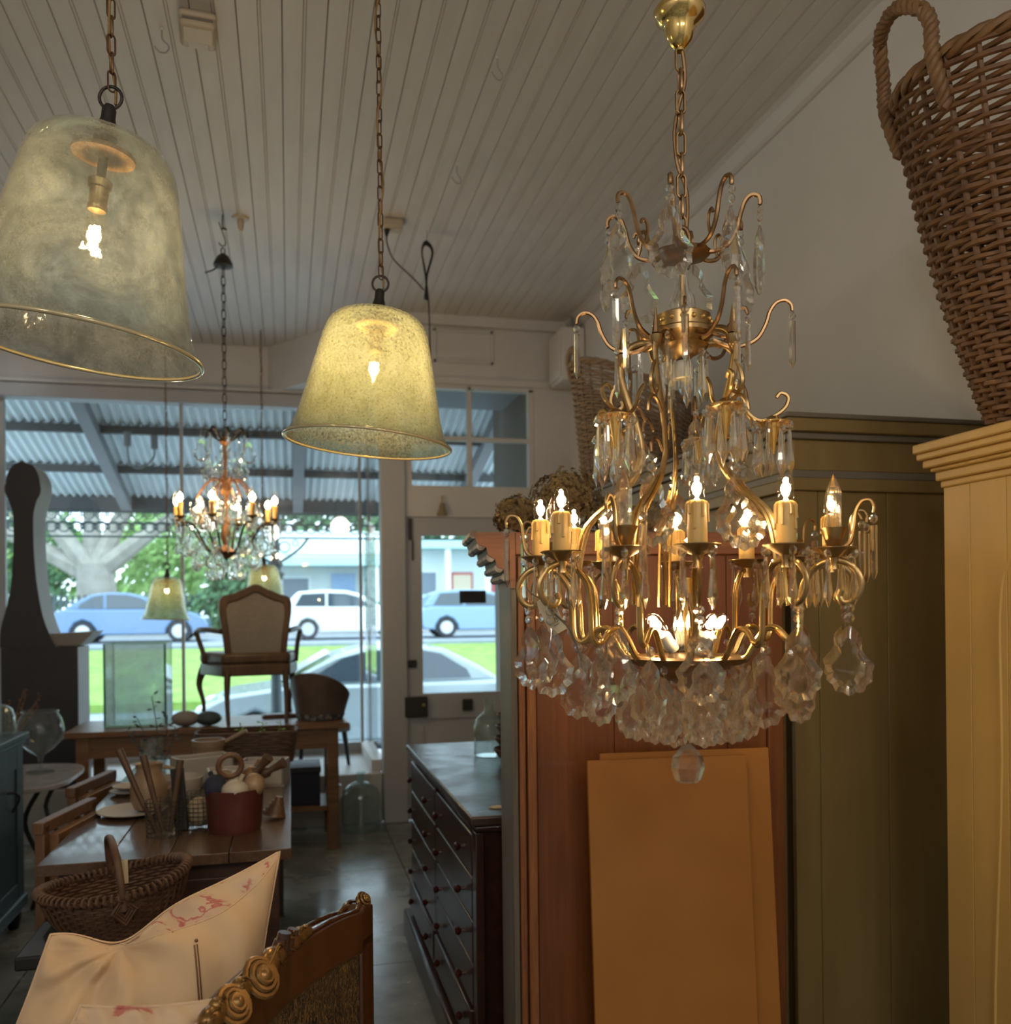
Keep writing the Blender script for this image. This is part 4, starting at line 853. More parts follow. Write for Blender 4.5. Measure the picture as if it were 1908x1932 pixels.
# ================================================================== BASKETS
def basket(name, label, loc, H, rad, rows, stakes, rod, mat, rimmat, ell=1.0, rot=(0, 0, 0), rise=None, rz_rows=.0, cat='basket', gap=1.0, open_top=0.0, base=True):
    """woven basket: every weaver is one rod bent in and out of the stakes; rad(t) radius, rise(phi) local height factor"""
    o = thing(name, label, cat, loc, 0, None, rot); rise = rise or (lambda p: 1.0)
    n = stakes * 4
    for i in range(rows):
        t = (i + .5) / rows; pts = []; rr = []
        jit = random.uniform(-.0012, .0012)
        for k in range(n):
            p = 2 * PI * k / n; q = rad(t) + rod * 1.25 * math.cos(stakes * p / 2) * (1 if i % 2 else -1)
            z = H * t * rise(p) + jit + .0015 * math.sin(3 * p + i)
            pts.append((q * math.cos(p), q * math.sin(p) * ell, z)); rr.append(rod * (1 + .12 * math.sin(5 * p + i * 1.7)))
        MB().tube(pts, rr, 5, closed=True, flat=.8).build('weaver', mat, o, smooth=60)
    for k in range(stakes):
        p = 2 * PI * k / stakes
        pts = [(rad(t) * math.cos(p), rad(t) * math.sin(p) * ell, H * t * rise(p)) for t in [0, .2, .4, .6, .8, 1.0]]
        MB().tube(pts, rod * 1.0, 5).build('stake', mat, o, smooth=60)
    # twisted rim of several rods
    rm = MB()
    for s in range(3):
        pts = []
        for k in range(120):
            p = 2 * PI * k / 120; a = p * 12 + s * 2.09; q = rad(1) + rod * 1.5 * math.cos(a)
            pts.append((q * math.cos(p), q * math.sin(p) * ell, H * rise(p) + rod * 1.2 + rod * 1.5 * math.sin(a)))
        rm.tube(pts, rod * 1.35, 6, closed=True)
    rm.build('rim', rimmat, o, smooth=60)
    if base: MB().lathe([(0, .002), (rad(0), .002), (rad(0), .012), (0, .012)], 24, Matrix.Diagonal((1, ell, 1, 1))).build('base', mat, o)
    return o
def rope_handle(o, pts, r, mat, turns=14, name='handle'):
    P = spline(pts, 10); mb = MB(); L = len(P)
    for s in range(3):
        q = []
        for i, p in enumerate(P):
            t = (P[min(i + 1, L - 1)] - P[max(i - 1, 0)]).normalized(); a = turns * 2 * PI * i / L + s * 2.09; u = t.orthogonal().normalized(); w_ = t.cross(u)
            q.append(p + u * math.cos(a) * r * .62 + w_ * math.sin(a) * r * .62)
        mb.tube(q, r * .62, 6)
    return mb.build(name, mat, o, smooth=60)
bk = basket('wicker_basket', 'tall tapered brown wicker basket with rope handle on the cream cupboard', (1.712, 1.715, 1.860), .775, lambda t: .118 + .178 * t ** .85 + .012 * math.sin(t * 3), 56, 26, .0068, M['wicker'], M['wicker_rim'], rot=(R(2), R(-5), R(10)))
a0 = R(155); R1 = .312
def hp(dphi, r, z): z += .075; return (r * math.cos(a0 + dphi), r * math.sin(a0 + dphi), z)
rope_handle(bk, [hp(-.42, R1 - .02, .60), hp(-.40, R1 + .008, .70), hp(-.36, R1 + .01, .77), hp(-.17, R1 + .02, .845), hp(.14, R1 + .02, .85), hp(.38, R1 + .012, .79), hp(.40, R1 + .008, .70), hp(.42, R1 - .02, .60)], .0145, M['wicker_rim'])
b2 = basket('wicker_basket', 'greyish wicker hod with sloping rim standing on the olive wardrobe', (1.675, 4.2, 1.995), .65, lambda t: .245 + .06 * t, 46, 26, .0066, M['wicker_grey'], M['wicker_grey'], ell=.85, rise=lambda p: .80 - .20 * math.cos(p + R(2)) )
rope_handle(b2, [(-.30, -.06, .59), (-.315, -.06, .68), (-.315, -.02, .72), (-.315, .03, .72), (-.315, .06, .68), (-.30, .06, .59)], .013, M['wicker_grey'], 8)

# ================================================================== DRIED HYDRANGEAS
def hydrangea(label, loc, r, sq=.82, n=900):
    o = thing('dried_hydrangea', label, 'dried flower', loc, 0, 'dried hydrangeas on the pine cupboard'); mb = MB()
    for i in range(n):
        z = random.uniform(-.75, 1); a = random.uniform(0, 2 * PI); q = math.sqrt(1 - z * z); nrm = Vector((q * math.cos(a), q * math.sin(a), z * sq))
        rr = r * (1 + .13 * math.sin(4 * a + 3 * z + r * 90) + .07 * math.sin(9 * a - 4 * z) + random.uniform(-.10, .08)); c_ = nrm * rr; u = nrm.orthogonal().normalized(); w_ = nrm.normalized().cross(u); b = random.uniform(0, PI)
        s = random.uniform(.0055, .0095)
        for k in range(4):
            d = u * math.cos(b + k * PI / 2) + w_ * math.sin(b + k * PI / 2); e_ = u * math.cos(b + k * PI / 2 + PI / 2) + w_ * math.sin(b + k * PI / 2 + PI / 2); nn = nrm.normalized()
            l_ = random.uniform(-.3, .6)
            mb.add([c_, c_ + d * s * .55 + e_ * s * .42 + nn * s * .25, c_ + d * s + nn * s * l_, c_ + d * s * .55 - e_ * s * .42 + nn * s * .25], [(0, 1, 2, 3)])
    stuff(mb.build('florets', M['hydrangea'], o, smooth=0)); MB().ball((0, 0, 0), r * .82, 14, 9, (1, 1, sq)).build('head_core', M['stem'], o)
    MB().tube(spline([(0, 0, -r * .5), (.02, .03, -r * .85), (.10, .06, -r * .95)], 4), .003).build('stem', M['stem'], o)
hydrangea('smallest brown dried hydrangea head at the pine cupboard corner', (.60, 2.35, 1.705), .055)
hydrangea('largest olive-brown dried hydrangea head, below the wicker hod', (.745, 2.36, 1.752), .086)
hydrangea('dark dried hydrangea head lying behind the left candles', (.865, 2.31, 1.70), .055)
hydrangea('dark dried hydrangea head lying nearest the olive wardrobe', (.985, 2.29, 1.695), .05)

# ================================================================== CHEST OF DRAWERS
ct = thing('chest_of_drawers', 'long dark mahogany chest with two columns of drawers', 'chest of drawers', (.52, 2.575, 0))
CY = 1.46
bx('carcass', M['mahogany'], .02, .50, .02, CY - .02, .10, .815, ct)
bx('top', M['mahogany_top'], -.012, .52, -.012, CY + .012, .822, .85, ct, .006); bx('top_moulding', M['mahogany'], .0, .51, .0, CY, .80, .822, ct, .008)
bx('plinth', M['mahogany'], -.03, .51, -.025, CY + .02, 0, .115, ct, .01)
bx('end_stile', M['mahogany'], .004, .03, .0, .05, .115, .80, ct, .003)
for c_ in range(2):
    y0 = .06 + c_ * .70; y1 = y0 + .66
    for r in range(5):
        z0 = .135 + r * .131; d_ = bx('drawer', M['mahogany'], .003 if r else -.008, .03, y0, y1, z0, z0 + .124, ct, .004)
        for k in (.17, .82):
            y = y0 + (y1 - y0) * k
            MB().lathe([(0, 0), (.006, 0), (.005, .012), (.012, .018), (.014, .026), (.009, .032), (0, .033)], 12, Matrix.Translation((.003, y, z0 + .062)) @ Matrix.Rotation(R(-90), 4, 'Y')).build('knob', M['knob'], d_, smooth=50)
bx('centre_stile', M['mahogany'], .004, .03, .725, .755, .115, .80, ct)
fl_ = MB().add([(.0, .0, 0), (.03, .012, 0), (.05, .0, 0), (.04, -.02, 0), (.012, -.018, 0), (.0, .0, .003), (.03, .012, .004), (.05, .0, .003), (.04, -.02, .004), (.012, -.018, .003)], [(4, 3, 2, 1, 0), (5, 6, 7, 8, 9)] + [(i, (i + 1) % 5, 5 + (i + 1) % 5, 5 + i) for i in range(5)]).build('dry_leaf', M['tag_paper'], loc=(.585, 2.67, .851), smooth=0)
tag(fl_, 'curled tan dry leaf on the near corner of the chest', 'leaf')
def bottle(name, label, loc, prof, mat=None, n=24, cat='bottle', group=None, lid=None):
    o = thing(name, label, cat, loc, 0, group); k = [(r, z) for r, z in prof]
    inner = [(max(r - .003, .001), z + (.004 if z < .01 else 0)) for r, z in prof]
    MB().lathe(k, n).lathe(inner, n).build('glass_body', mat or M['jar_glass'], o, smooth=50)
    MB().tube([(prof[-1][0] * math.cos(2 * PI * i / n), prof[-1][0] * math.sin(2 * PI * i / n), prof[-1][1]) for i in range(n)], .003, 6, closed=True).build('lip', mat or M['jar_glass'], o, smooth=60)
    return o
JUGP = [(0, 0), (.075, .0), (.082, .01), (.082, .14), (.07, .175), (.035, .205), (.025, .22), (.026, .26), (.03, .265)]
bottle('glass_jug', 'round-shouldered clear glass bottle on the dark chest', (.80, 3.62, .85), [(r * .8, z * .88) for r, z in JUGP])
bottle('glass_jug', 'narrow clear glass bottle behind the round one on the chest', (.93, 3.74, .85), [(r * .55, z * .86) for r, z in JUGP])
for i, (dz, rr) in enumerate(((0, .105), (.045, .10), (.09, .095), (.135, .09))):
    b_ = MB().lathe([(0, 0), (rr * .45, 0), (rr * .8, .025), (rr, .055), (rr * .95, .058), (rr * .75, .03), (0, .008)], 24).build('wooden_bowl', M['oxblood'], loc=(.88, 3.44, .85 + dz), smooth=50)
    tag(b_, ['lowest', 'second lowest', 'second highest', 'topmost'][i] + ' oxblood bowl of the stack on the chest', 'bowl', 'stacked bowls on the chest')

# ================================================================== LONG TABLE AND WHAT STANDS ON IT
TZ = .76
tb = thing('work_table', 'long dark wooden table with plank top in the middle of the shop', 'table', (-.665, 2.73, 0))
TW, TL = .655, 1.80
for i in range(4): bx('top_plank', M['table_top'], i * TW / 4 + (.0012 if i else -.015), (i + 1) * TW / 4 - (.0012 if i < 3 else -.012), -.02, TL, TZ - .032, TZ, tb, .002)
for x in (.03, TW - .09):
    for y in (.02, TL - .1): bx('leg', M['table_wood'], x, x + .065, y, y + .065, 0, TZ - .032, tb, .004)
bx('apron', M['table_wood'], .03, TW - .03, .03, .05, .40, TZ - .032, tb); bx('apron', M['table_wood'], .03, TW - .03, TL - .07, TL - .05, .58, TZ - .032, tb)
for x in (.035, TW - .05): bx('apron', M['table_wood'], x, x + .02, .05, TL - .06, .5, TZ - .032, tb)
dr = bx('drawer_front', M['table_wood'], .13, .52, .022, .036, .45, .68, tb, .004)
def onT(name, label, cat, x, y, rz=0, group=None): return thing(name, label, cat, (x, y, TZ), rz, group)
# bucket with darning eggs
bu = onT('bucket', 'dark red bucket filled with wooden darning eggs on the table', 'bucket', -.172, 2.99)
MB().lathe([(0, .004), (.078, .0), (.082, .01), (.092, .135), (.090, .136), (.08, .012), (0, .008)], 28).build('bucket_body', M['oxblood'], bu, smooth=50); MB().lathe([(0, .10), (.084, .10), (0, .101)], 20).build('fill', M['table_wood'], bu)
for i, (x, y, z, r, sc, mt, lab) in enumerate(((-.055, -.03, .145, .036, (1, 1, 1.1), 'navy', 'blue-grey'), (.005, -.055, .135, .037, (1.15, 1, .9), 'bowl_cream', 'pale speckled'), (.062, -.03, .145, .034, (1, 1, 1.1), 'stoneware', 'brown'), (.0, .03, .15, .033, (1, 1, 1), 'bowl_cream', 'cream'), (-.03, .03, .16, .03, (1, 1, 1), 'stoneware', 'tan'), (.05, .035, .165, .03, (1, 1, 1), 'oak', 'reddish'))):
    b_ = MB().ball((0, 0, 0), r, 16, 10, sc).cyl((0, 0, 0), (.02 * (1 if i % 2 else -1), .06, .035), .008).build('darning_egg', M[mt], loc=(-.172 + x, 2.99 + y, TZ + z), smooth=60)
    tag(b_, lab + ' wooden darning egg in the dark red bucket', 'darning egg', 'darning eggs in the bucket')
t_ = MB().tube([(.036 * math.cos(2 * PI * i / 20), 0, .036 * math.sin(2 * PI * i / 20)) for i in range(20)], .009, 8, closed=True).build('wooden_ring', M['light_wood'], loc=(-.185, 2.985, TZ + .205), rot=(R(10), R(20), R(15)), smooth=60); tag(t_, 'pale turned wooden ring on top of the darning eggs', 'ring')
for k, (x, y, l_, a) in enumerate(((.055, .0, .09, 40), (.085, .01, .08, 60))):
    s = MB().lathe([(0, 0), (.016, 0), (.018, .02), (.010, .03), (.014, .06), (.018, .085), (0, .086)], 14).build('wooden_spool', M['walnut'], loc=(-.172 + x, 2.99 + y + .03, TZ + .165), rot=(R(20), R(a), 0), smooth=50); tag(s, ['near', 'far'][k] + ' brown turned spool jutting from the bucket', 'spool', 'spools in the bucket')
# wire baskets with brushes
def wire(label, x, y, r, h):
    o = onT('wire_basket', label, 'wire basket', x, y); mb = MB()
    for i in range(9):
        z = h * i / 8; rr = r * (1 - .06 * (1 - z / h)); mb.tube([(rr * math.cos(2 * PI * k / 20), rr * math.sin(2 * PI * k / 20), z + .002) for k in range(20)], .0014, 4, closed=True)
    mb.build('hoop_wires', M['iron'], o); mb = MB()
    for k in range(20): a = 2 * PI * k / 20; mb.tube([(r * .94 * math.cos(a), r * .94 * math.sin(a), 0), (r * math.cos(a), r * math.sin(a), h)], .0014, 4)
    mb.build('upright_wires', M['iron'], o); return o
wire('dark wire basket holding long wooden rods on the table', -.385, 2.99, .055, .105)
wire('dark wire basket holding a woven ball, beside the bucket', -.285, 3.06, .05, .11)
wb = MB().ball((0, 0, 0), .043, 16, 10, (1, 1, 1.1)).build('twine_ball', pbr('twine_ball', (.34, .27, .15), (.5, .42, .26), .8, sc=60), loc=(-.285, 3.06, TZ + .05)); tag(wb, 'straw coloured twine ball inside the wire basket', 'ball')
for k, (dx, tx, l_) in enumerate(((-.02, -.11, .27), (0, -.06, .25), (.02, .03, .23))):
    s = MB().tube([(0, 0, .008), (tx * .5, 0, l_ * .5), (tx, .01, l_)], [.008, .009, .012], 8).build('wooden_rod', M['walnut'], loc=(-.385 + dx, 2.99, TZ), smooth=60); tag(s, ['leftmost', 'middle', 'rightmost'][k] + ' of three brown wooden rods in the wire basket', 'rod', 'rods in the wire basket')
cap = MB().box(-.02, .02, -.012, .012, 0, .2).build('bristle_brush', M['black'], loc=(-.335, 3.03, TZ), rot=(0, R(-4), 0), bevel=.004); tag(cap, 'upright black brush between the two wire baskets', 'brush')
# jug, plates, jar
jg = onT('stoneware_jug', 'brown stoneware jug on a plate near the table edge', 'jug', -.478, 3.35); jg.location.z = TZ + .014
MB().lathe([(0, 0), (.05, 0), (.062, .03), (.064, .07), (.052, .11), (.042, .125), (.044, .15), (.048, .155), (.04, .15), (.038, .126), (0, .12)], 26).build('jug_body', M['stoneware'], jg, smooth=50)
MB().tube(spline([(.045, 0, .14), (.08, 0, .13), (.085, 0, .09), (.06, 0, .06)], 5), .007).build('jug_handle', M['stoneware'], jg)
def plate(label, x, y, r, z=0): tag(MB().lathe([(0, 0), (r * .6, 0), (r, .014), (r, .017), (r * .6, .005), (0, .005)], 30).build('plate', M['bowl_cream'], loc=(x, y, TZ + z), smooth=50), label, 'plate', 'plates on the table')
plate('broad cream plate under the stoneware jug', -.53, 3.33, .115); plate('small plate at the table edge behind the jug', -.60, 3.70, .07); plate('small plate stacked on the other behind the jug', -.595, 3.70, .065, .018)
jr = onT('glass_vase', 'clear glass jar of dark sprigs at the back of the table', 'vase', -.55, 3.95); gp = [(0, 0), (.045, 0), (.05, .02), (.05, .12), (.042, .15), (.045, .17)]
MB().lathe(gp, 24).lathe([(max(r - .003, .001), z + .003) for r, z in gp], 24).build('glass_body', M['jar_glass'], jr, smooth=50)
def sprig(parent, base, tip, n, mat, s=.018, name='sprig'):
    mb = MB(); P = spline([base, ((base[0] + tip[0]) / 2 + .02, base[1], (base[2] + tip[2]) / 2), tip], 5); mb.tube(P, .0018, 5)
    for i in range(n):
        p = P[min(len(P) - 1, int(len(P) * (.25 + .75 * i / n)))]; a = random.uniform(0, 2 * PI); d = Vector((math.cos(a), math.sin(a), random.uniform(-.2, .8))).normalized(); q = d.orthogonal().normalized()
        mb.tube([p, p + d * s], .001, 4); c_ = p + d * s * 1.6; mb.add([p + d * s * .6, c_ - q * s * .45, p + d * s * 2.6, c_ + q * s * .45], [(0, 1, 2, 3), (3, 2, 1, 0)])
    return mb.build(name, mat, parent, smooth=0)
for tip in ((.0, 0, .35), (-.06, .02, .26), (.06, .0, .27), (.09, 0, .22), (-.10, 0, .21)): sprig(jr, (0, 0, .02), tip, 12, M['lace'], .014)
# cream bowls and trough boxes
for i, (x, y, r) in enumerate(((-.40, 3.53, .085),)):
    tag(MB().lathe([(0, 0), (r * .6, 0), (r * .92, .04), (r, .085), (r * .96, .087), (r * .86, .04), (0, .01)], 28).build('mixing_bowl', M['bowl_cream'], loc=(x, y, TZ), smooth=50), 'cream mixing bowl on the table behind the wire baskets', 'bowl')
def tin(label, x, y, rz, L, w_, h_):
    o = onT('stone_trough', label, 'trough', x, y, R(rz), 'cream troughs on the table')
    for a in ((-L / 2, L / 2, -w_ / 2, -w_ / 2 + .012), (-L / 2, L / 2, w_ / 2 - .012, w_ / 2), (-L / 2, -L / 2 + .012, -w_ / 2, w_ / 2), (L / 2 - .012, L / 2, -w_ / 2, w_ / 2)): bx('side', M['bowl_cream'], *a, .0, h_, o, .003)
    bx('bottom', M['bowl_cream'], -L / 2, L / 2, -w_ / 2, w_ / 2, 0, .01, o)
tin('left cream trough behind the bucket, crossing the others', -.345, 3.83, 25, .22, .12, .115); tin('middle cream trough behind the bucket', -.205, 3.58, 8, .2, .11, .10); tin('right cream trough behind the bucket', -.10, 3.76, -12, .18, .12, .10)
pt = onT('clay_pot', 'pale terracotta pot at the back of the table before the long basket', 'pot', -.34, 4.08)
MB().lathe([(0, 0), (.05, 0), (.065, .12), (.07, .12), (.07, .145), (.06, .145), (.055, .02), (0, .01)], 24).build('pot_body', M['stoneware'], pt, smooth=50)
MB().tube([(.0, 0, .1), (.16, -.02, .18)], .009).build('pestle', M['stoneware'], pt)
sh_ = MB()
for k in range(5): sh_.lathe([(0, 0), (.04 - .006 * k, .004), (.036 - .006 * k, .016), (0, .018)], 18, Matrix.Translation((.004 * k, 0, .012 * k)) @ Matrix.Rotation(R(12), 4, 'Y'))
tag(sh_.build('sea_shell', M['light_wood'], loc=(-.055, 3.13, TZ + .006), smooth=50), 'small tan layered shell beside the bucket', 'shell')
# long dark basket at the far end
lbk = onT('long_basket', 'long dark wicker tray basket at the far end of the table', 'basket', -.19, 4.33)
for i in range(12):
    z = .008 + i * .0125; w_ = .20 + .004 * i / 2; d_ = .10 + i * .0015; pts = []
    for k in range(72):
        a = 2 * PI * k / 72; c_, s__ = math.cos(a), math.sin(a); q = (abs(c_) ** 6 + abs(s__) ** 6) ** (-1 / 6); off = 1 + .018 * math.cos(18 * a) * (1 if i % 2 else -1)
        pts.append((w_ * c_ * q * off, d_ * s__ * q * off, z))
    MB().tube(pts, .0062, 5, closed=True).build('weaver', M['wicker_dark'], lbk, smooth=60)
bx('basket_floor', M['wicker_dark'], -.19, .19, -.09, .09, 0, .012, lbk)
for x in (-.08, 0.02, .1): sprig(lbk, (x, 0, .1), (x + .05, -.05, .19), 6, M['leaf_lime'], .012)
# table-side chairs with slatted backs
def side_chair(label, x, y, rz):
    o = thing('slatted_chair', label, 'chair', (x, y, 0), R(rz), 'chairs pushed in at the table')
    for yy in (0, .34): bx('back_post', M['light_wood'], -.03, 0, yy, yy + .035, 0, .80, o, .003)
    bx('top_rail', M['light_wood'], -.035, .0, -.005, .38, .775, .812, o, .003)
    for z0, z1 in ((.50, .60), (.61, .70), (.71, .772)): bx('slat', M['oak'], .0, .03, .03, .345, z0, z1, o, .004)
    bx('seat', M['light_wood'], -.02, .36, -.005, .38, .43, .455, o, .006)
    for yy in (0, .34): bx('leg', M['light_wood'], .32, .35, yy, yy + .035, 0, .43, o, .003)
side_chair('pale wooden chair with slatted back, nearer of the two at the table', -.735, 3.02, -12); side_chair('pale wooden chair with slatted back, farther one by the marble table', -.77, 3.60, -12)

# ================================================================== BENCH WITH TRUG BASKET
bn = thing('low_bench', 'black painted narrow bench in front of the table', 'bench', (-.655, 2.40, 0))
bx('seat_board', M['black'], 0, .58, 0, .27, .585, .62, bn, .006)
for x in (.04, .50): bx('bench_leg', M['black'], x, x + .05, .03, .24, 0, .585, bn, .003)
trug = thing('trug_basket', 'dark oval willow basket with hoop handle and paper tag on the bench', 'basket', (-.425, 2.50, .622), R(16), None, (0, R(-6), R(16)))
for i in range(17):
    t = (i + .5) / 17; pts = []
    for k in range(88):
        p = 2 * PI * k / 88; q = (.105 + .072 * t ** .7) + .0045 * math.cos(22 * p) * (1 if i % 2 else -1)
        pts.append((q * math.cos(p), q * math.sin(p) * .74, .012 + .12 * t * (1 + .18 * math.cos(p) ** 2)))
    MB().tube(pts, .0046, 5, closed=True).build('weaver', M['wicker_dark'], trug, smooth=60)
for k in range(44):
    p = 2 * PI * k / 44; MB().tube([(q * math.cos(p), q * math.sin(p) * .74, z) for q, z in ((.105, .008), (.135, .04), (.16, .08), (.177, .13))], .0036, 5).build('stake', M['wicker_dark'], trug, smooth=60)
rm = MB()
for k in range(70):
    p = 2 * PI * k / 70; c_ = Vector((.178 * math.cos(p), .178 * math.sin(p) * .74, .132 * (1 + .16 * math.cos(p) ** 2))); d_ = Vector((math.cos(p), math.sin(p) * .74, 0)).normalized()
    rm.tube([c_ + d_ * .011 * math.cos(a) + Vector((-math.sin(p) * .003 * a / 3, 0, .011 * math.sin(a))) for a in [2 * PI * i / 8 for i in range(8)]], .0045, 5, closed=True)
rm.build('wrapped_rim', M['wicker_dark'], trug, smooth=60)
MB().lathe([(0, .006), (.107, .006), (.107, .014), (0, .014)], 28, Matrix.Diagonal((1, .74, 1, 1))).build('base', M['wicker_dark'], trug)
hd = MB().tube(spline([(0, -.135, .10), (0, -.125, .19), (0, -.085, .235), (0, 0, .25), (0, .085, .235), (0, .125, .19), (0, .135, .10)], 6), .0095, 8, flat=.7).build('hoop_handle', M['wicker_dark'], trug, smooth=60)
dm = MB()
for k in range(3): dm.tube([(.028 * (1 - k * .28) * a, -.137 + k * .0015, .10 + .034 * (1 - k * .28) * b) for a, b in ((1, 0), (0, 1), (-1, 0), (0, -1))], .005, 5, closed=True)
dm.build('diamond_wrap', M['wicker_dark'], trug)
tq = MB().box(-.013, .013, -.0007, .0007, -.06, 0).build('paper_tag', M['tag_paper'], trug, (.012, -.098, .215), (R(6), R(4), 0), smooth=0); MB().tube([(0, 0, 0), (-.006, .01, .02)], .0008, 4).build('string', M['twine'], tq)

# ================================================================== ARMCHAIR WITH CUSHIONS IN THE FOREGROUND
ac = thing('carved_armchair', 'carved dark wood armchair back with gilded roses and brocade panel', 'armchair', (-.15, 1.04, 0), math.atan2(.891, .453))
# local x runs along the back, local -y faces the viewer's right (outside of the back)
BWd = .645
def topz(s):
    u = s / BWd; return .918 + .042 * math.sin(PI * u) ** .8 + (.012 if u > .93 or u < .07 else 0)
N_ = 40; ss = [BWd * i / N_ for i in range(N_ + 1)]
out = [(s, topz(s)) for s in ss]
inn = [(s, topz(s) - .072) for s in ss]
rail = [(s, z) for s, z in out] + [(s, z) for s, z in reversed(inn)]
MB().add([(s, 0, z) for s, z in out] + [(s, 0, z) for s, z in inn] + [(s, .045, z) for s, z in out] + [(s, .045, z) for s, z in inn],
    sum([[(i, N_ + 1 + i, N_ + 2 + i, i + 1), (2 * N_ + 2 + i, 2 * N_ + 3 + i, 3 * N_ + 4 + i, 3 * N_ + 3 + i), (i, i + 1, 2 * N_ + 3 + i, 2 * N_ + 2 + i), (N_ + 1 + i, 3 * N_ + 3 + i, 3 * N_ + 4 + i, N_ + 2 + i)] for i in range(N_)], []) + [(0, 2 * N_ + 2, 3 * N_ + 3, N_ + 1), (N_, 2 * N_ + 1, 4 * N_ + 3, 3 * N_ + 2)]).build('crest_rail', M['chair_wood'], ac, bevel=.004)
for y in (.012, .034): MB().tube([(s, y, topz(s) + .001) for s in ss], .0042, 6).build('rail_moulding', M['chair_wood'], ac, smooth=60)
for x0 in (0, BWd - .055): bx('stile', M['chair_wood'], x0, x0 + .055, 0, .045, .42, .885, ac, .004)
for x0 in (0, BWd - .05): bx('rear_leg', M['chair_wood'], x0, x0 + .045, 0, .045, 0, .42, ac, .004)
bx('lower_rail', M['chair_wood'], 0, BWd, 0, .045, .44, .50, ac, .004)
pn = [(s, topz(s) - .07) for s in ss if .045 < s < BWd - .045]; pn = [(pn[0][0], .5)] + pn + [(pn[-1][0], .5)]
MB().extrude(pn, .02).build('back_panel', M['brocade'], ac, (0, .006, 0), smooth=0)
MB().tube([(s, .003, z) for s, z in pn[1:-1]], .0025, 5).build('nail_trim', M['chair_gilt'], ac)
def rose(x, y, z, r, mat=None):
    o = MB(); 
    for k in range(3): o.tube([(r * (1 - .3 * k) * math.cos(2 * PI * i / 16), -.004 * k, r * (1 - .3 * k) * math.sin(2 * PI * i / 16)) for i in range(16)], r * .16, 6, closed=True)
    o.ball((0, -.006, 0), r * .42, 10, 7); o.ball((0, .006, 0), r * .95, 12, 8, (1, .55, 1)); return o.build('carved_rose', M['chair_gilt'], ac, (x, y, z), (R(-35), 0, R(-12)), smooth=50)
def petal(x, y, z, r, a):
    o = MB(); o.ball((0, 0, 0), r, 12, 8, (1.3, .75, .8))
    for k in range(6): o.tube([(-r * 1.1, -r * .45, r * (k - 2.5) * .26), (r * 1.1, -r * .5, r * (k - 2.5) * .26)], r * .07, 4)
    return o.build('carved_petal', M['chair_gilt'], ac, (x, y, z), (0, R(a), R(10)), smooth=50)
for s, r in ((.165, .024), (.235, .026)): rose(s, -.004, topz(s) + .006, r)
for s, r, a in ((.20, .018, 30), (.272, .021, -20), (.13, .02, 10), (.145, .017, 60), (.30, .015, 40), (.09, .02, 0)): petal(s, .006, topz(s) + .008, r, a)
for s, dz, r in ((.305, .014, .011), (.318, .020, .012), (.33, .008, .012), (.345, .016, .010), (.325, .0, .010)): MB().cyl((s, .012, topz(s)), (s + .004, .006, topz(s) + dz + .012), r, r * .8, 10).build('carved_bud', M['chair_wood'], ac)
for s, r in ((.352, .019), (.38, .016), (.40, .013)): petal(s, .012, topz(s) + .008, r, 25)
for s in (.018, BWd - .02): rose(s, .01, topz(s) + .006, .014)
for s in (.06, BWd - .10): MB().tube(spline([(s, .022, topz(s) + .003), (s + .02, .022, topz(s) + .006), (s + .04, .022, topz(s) + .003)], 3), .004).build('carved_leaf', M['chair_gilt'], ac)
bx('seat', M['brocade'], .02, BWd - .02, .05, .60, .40, .47, ac, .02); bx('seat_rail', M['chair_wood'], 0, BWd, .045, .62, .34, .40, ac, .006)
for x0 in (.0, BWd - .05):
    bx('front_leg', M['chair_wood'], x0, x0 + .05, .57, .62, 0, .34, ac, .006)
    MB().tube(spline([(x0 + .025, .03, .66), (x0 + .02, .25, .68), (x0 + .02, .48, .66), (x0 + .025, .52, .60), (x0 + .025, .5, .40)], 5), .02, 8).build('arm_rest', M['chair_wood'], ac, smooth=60)

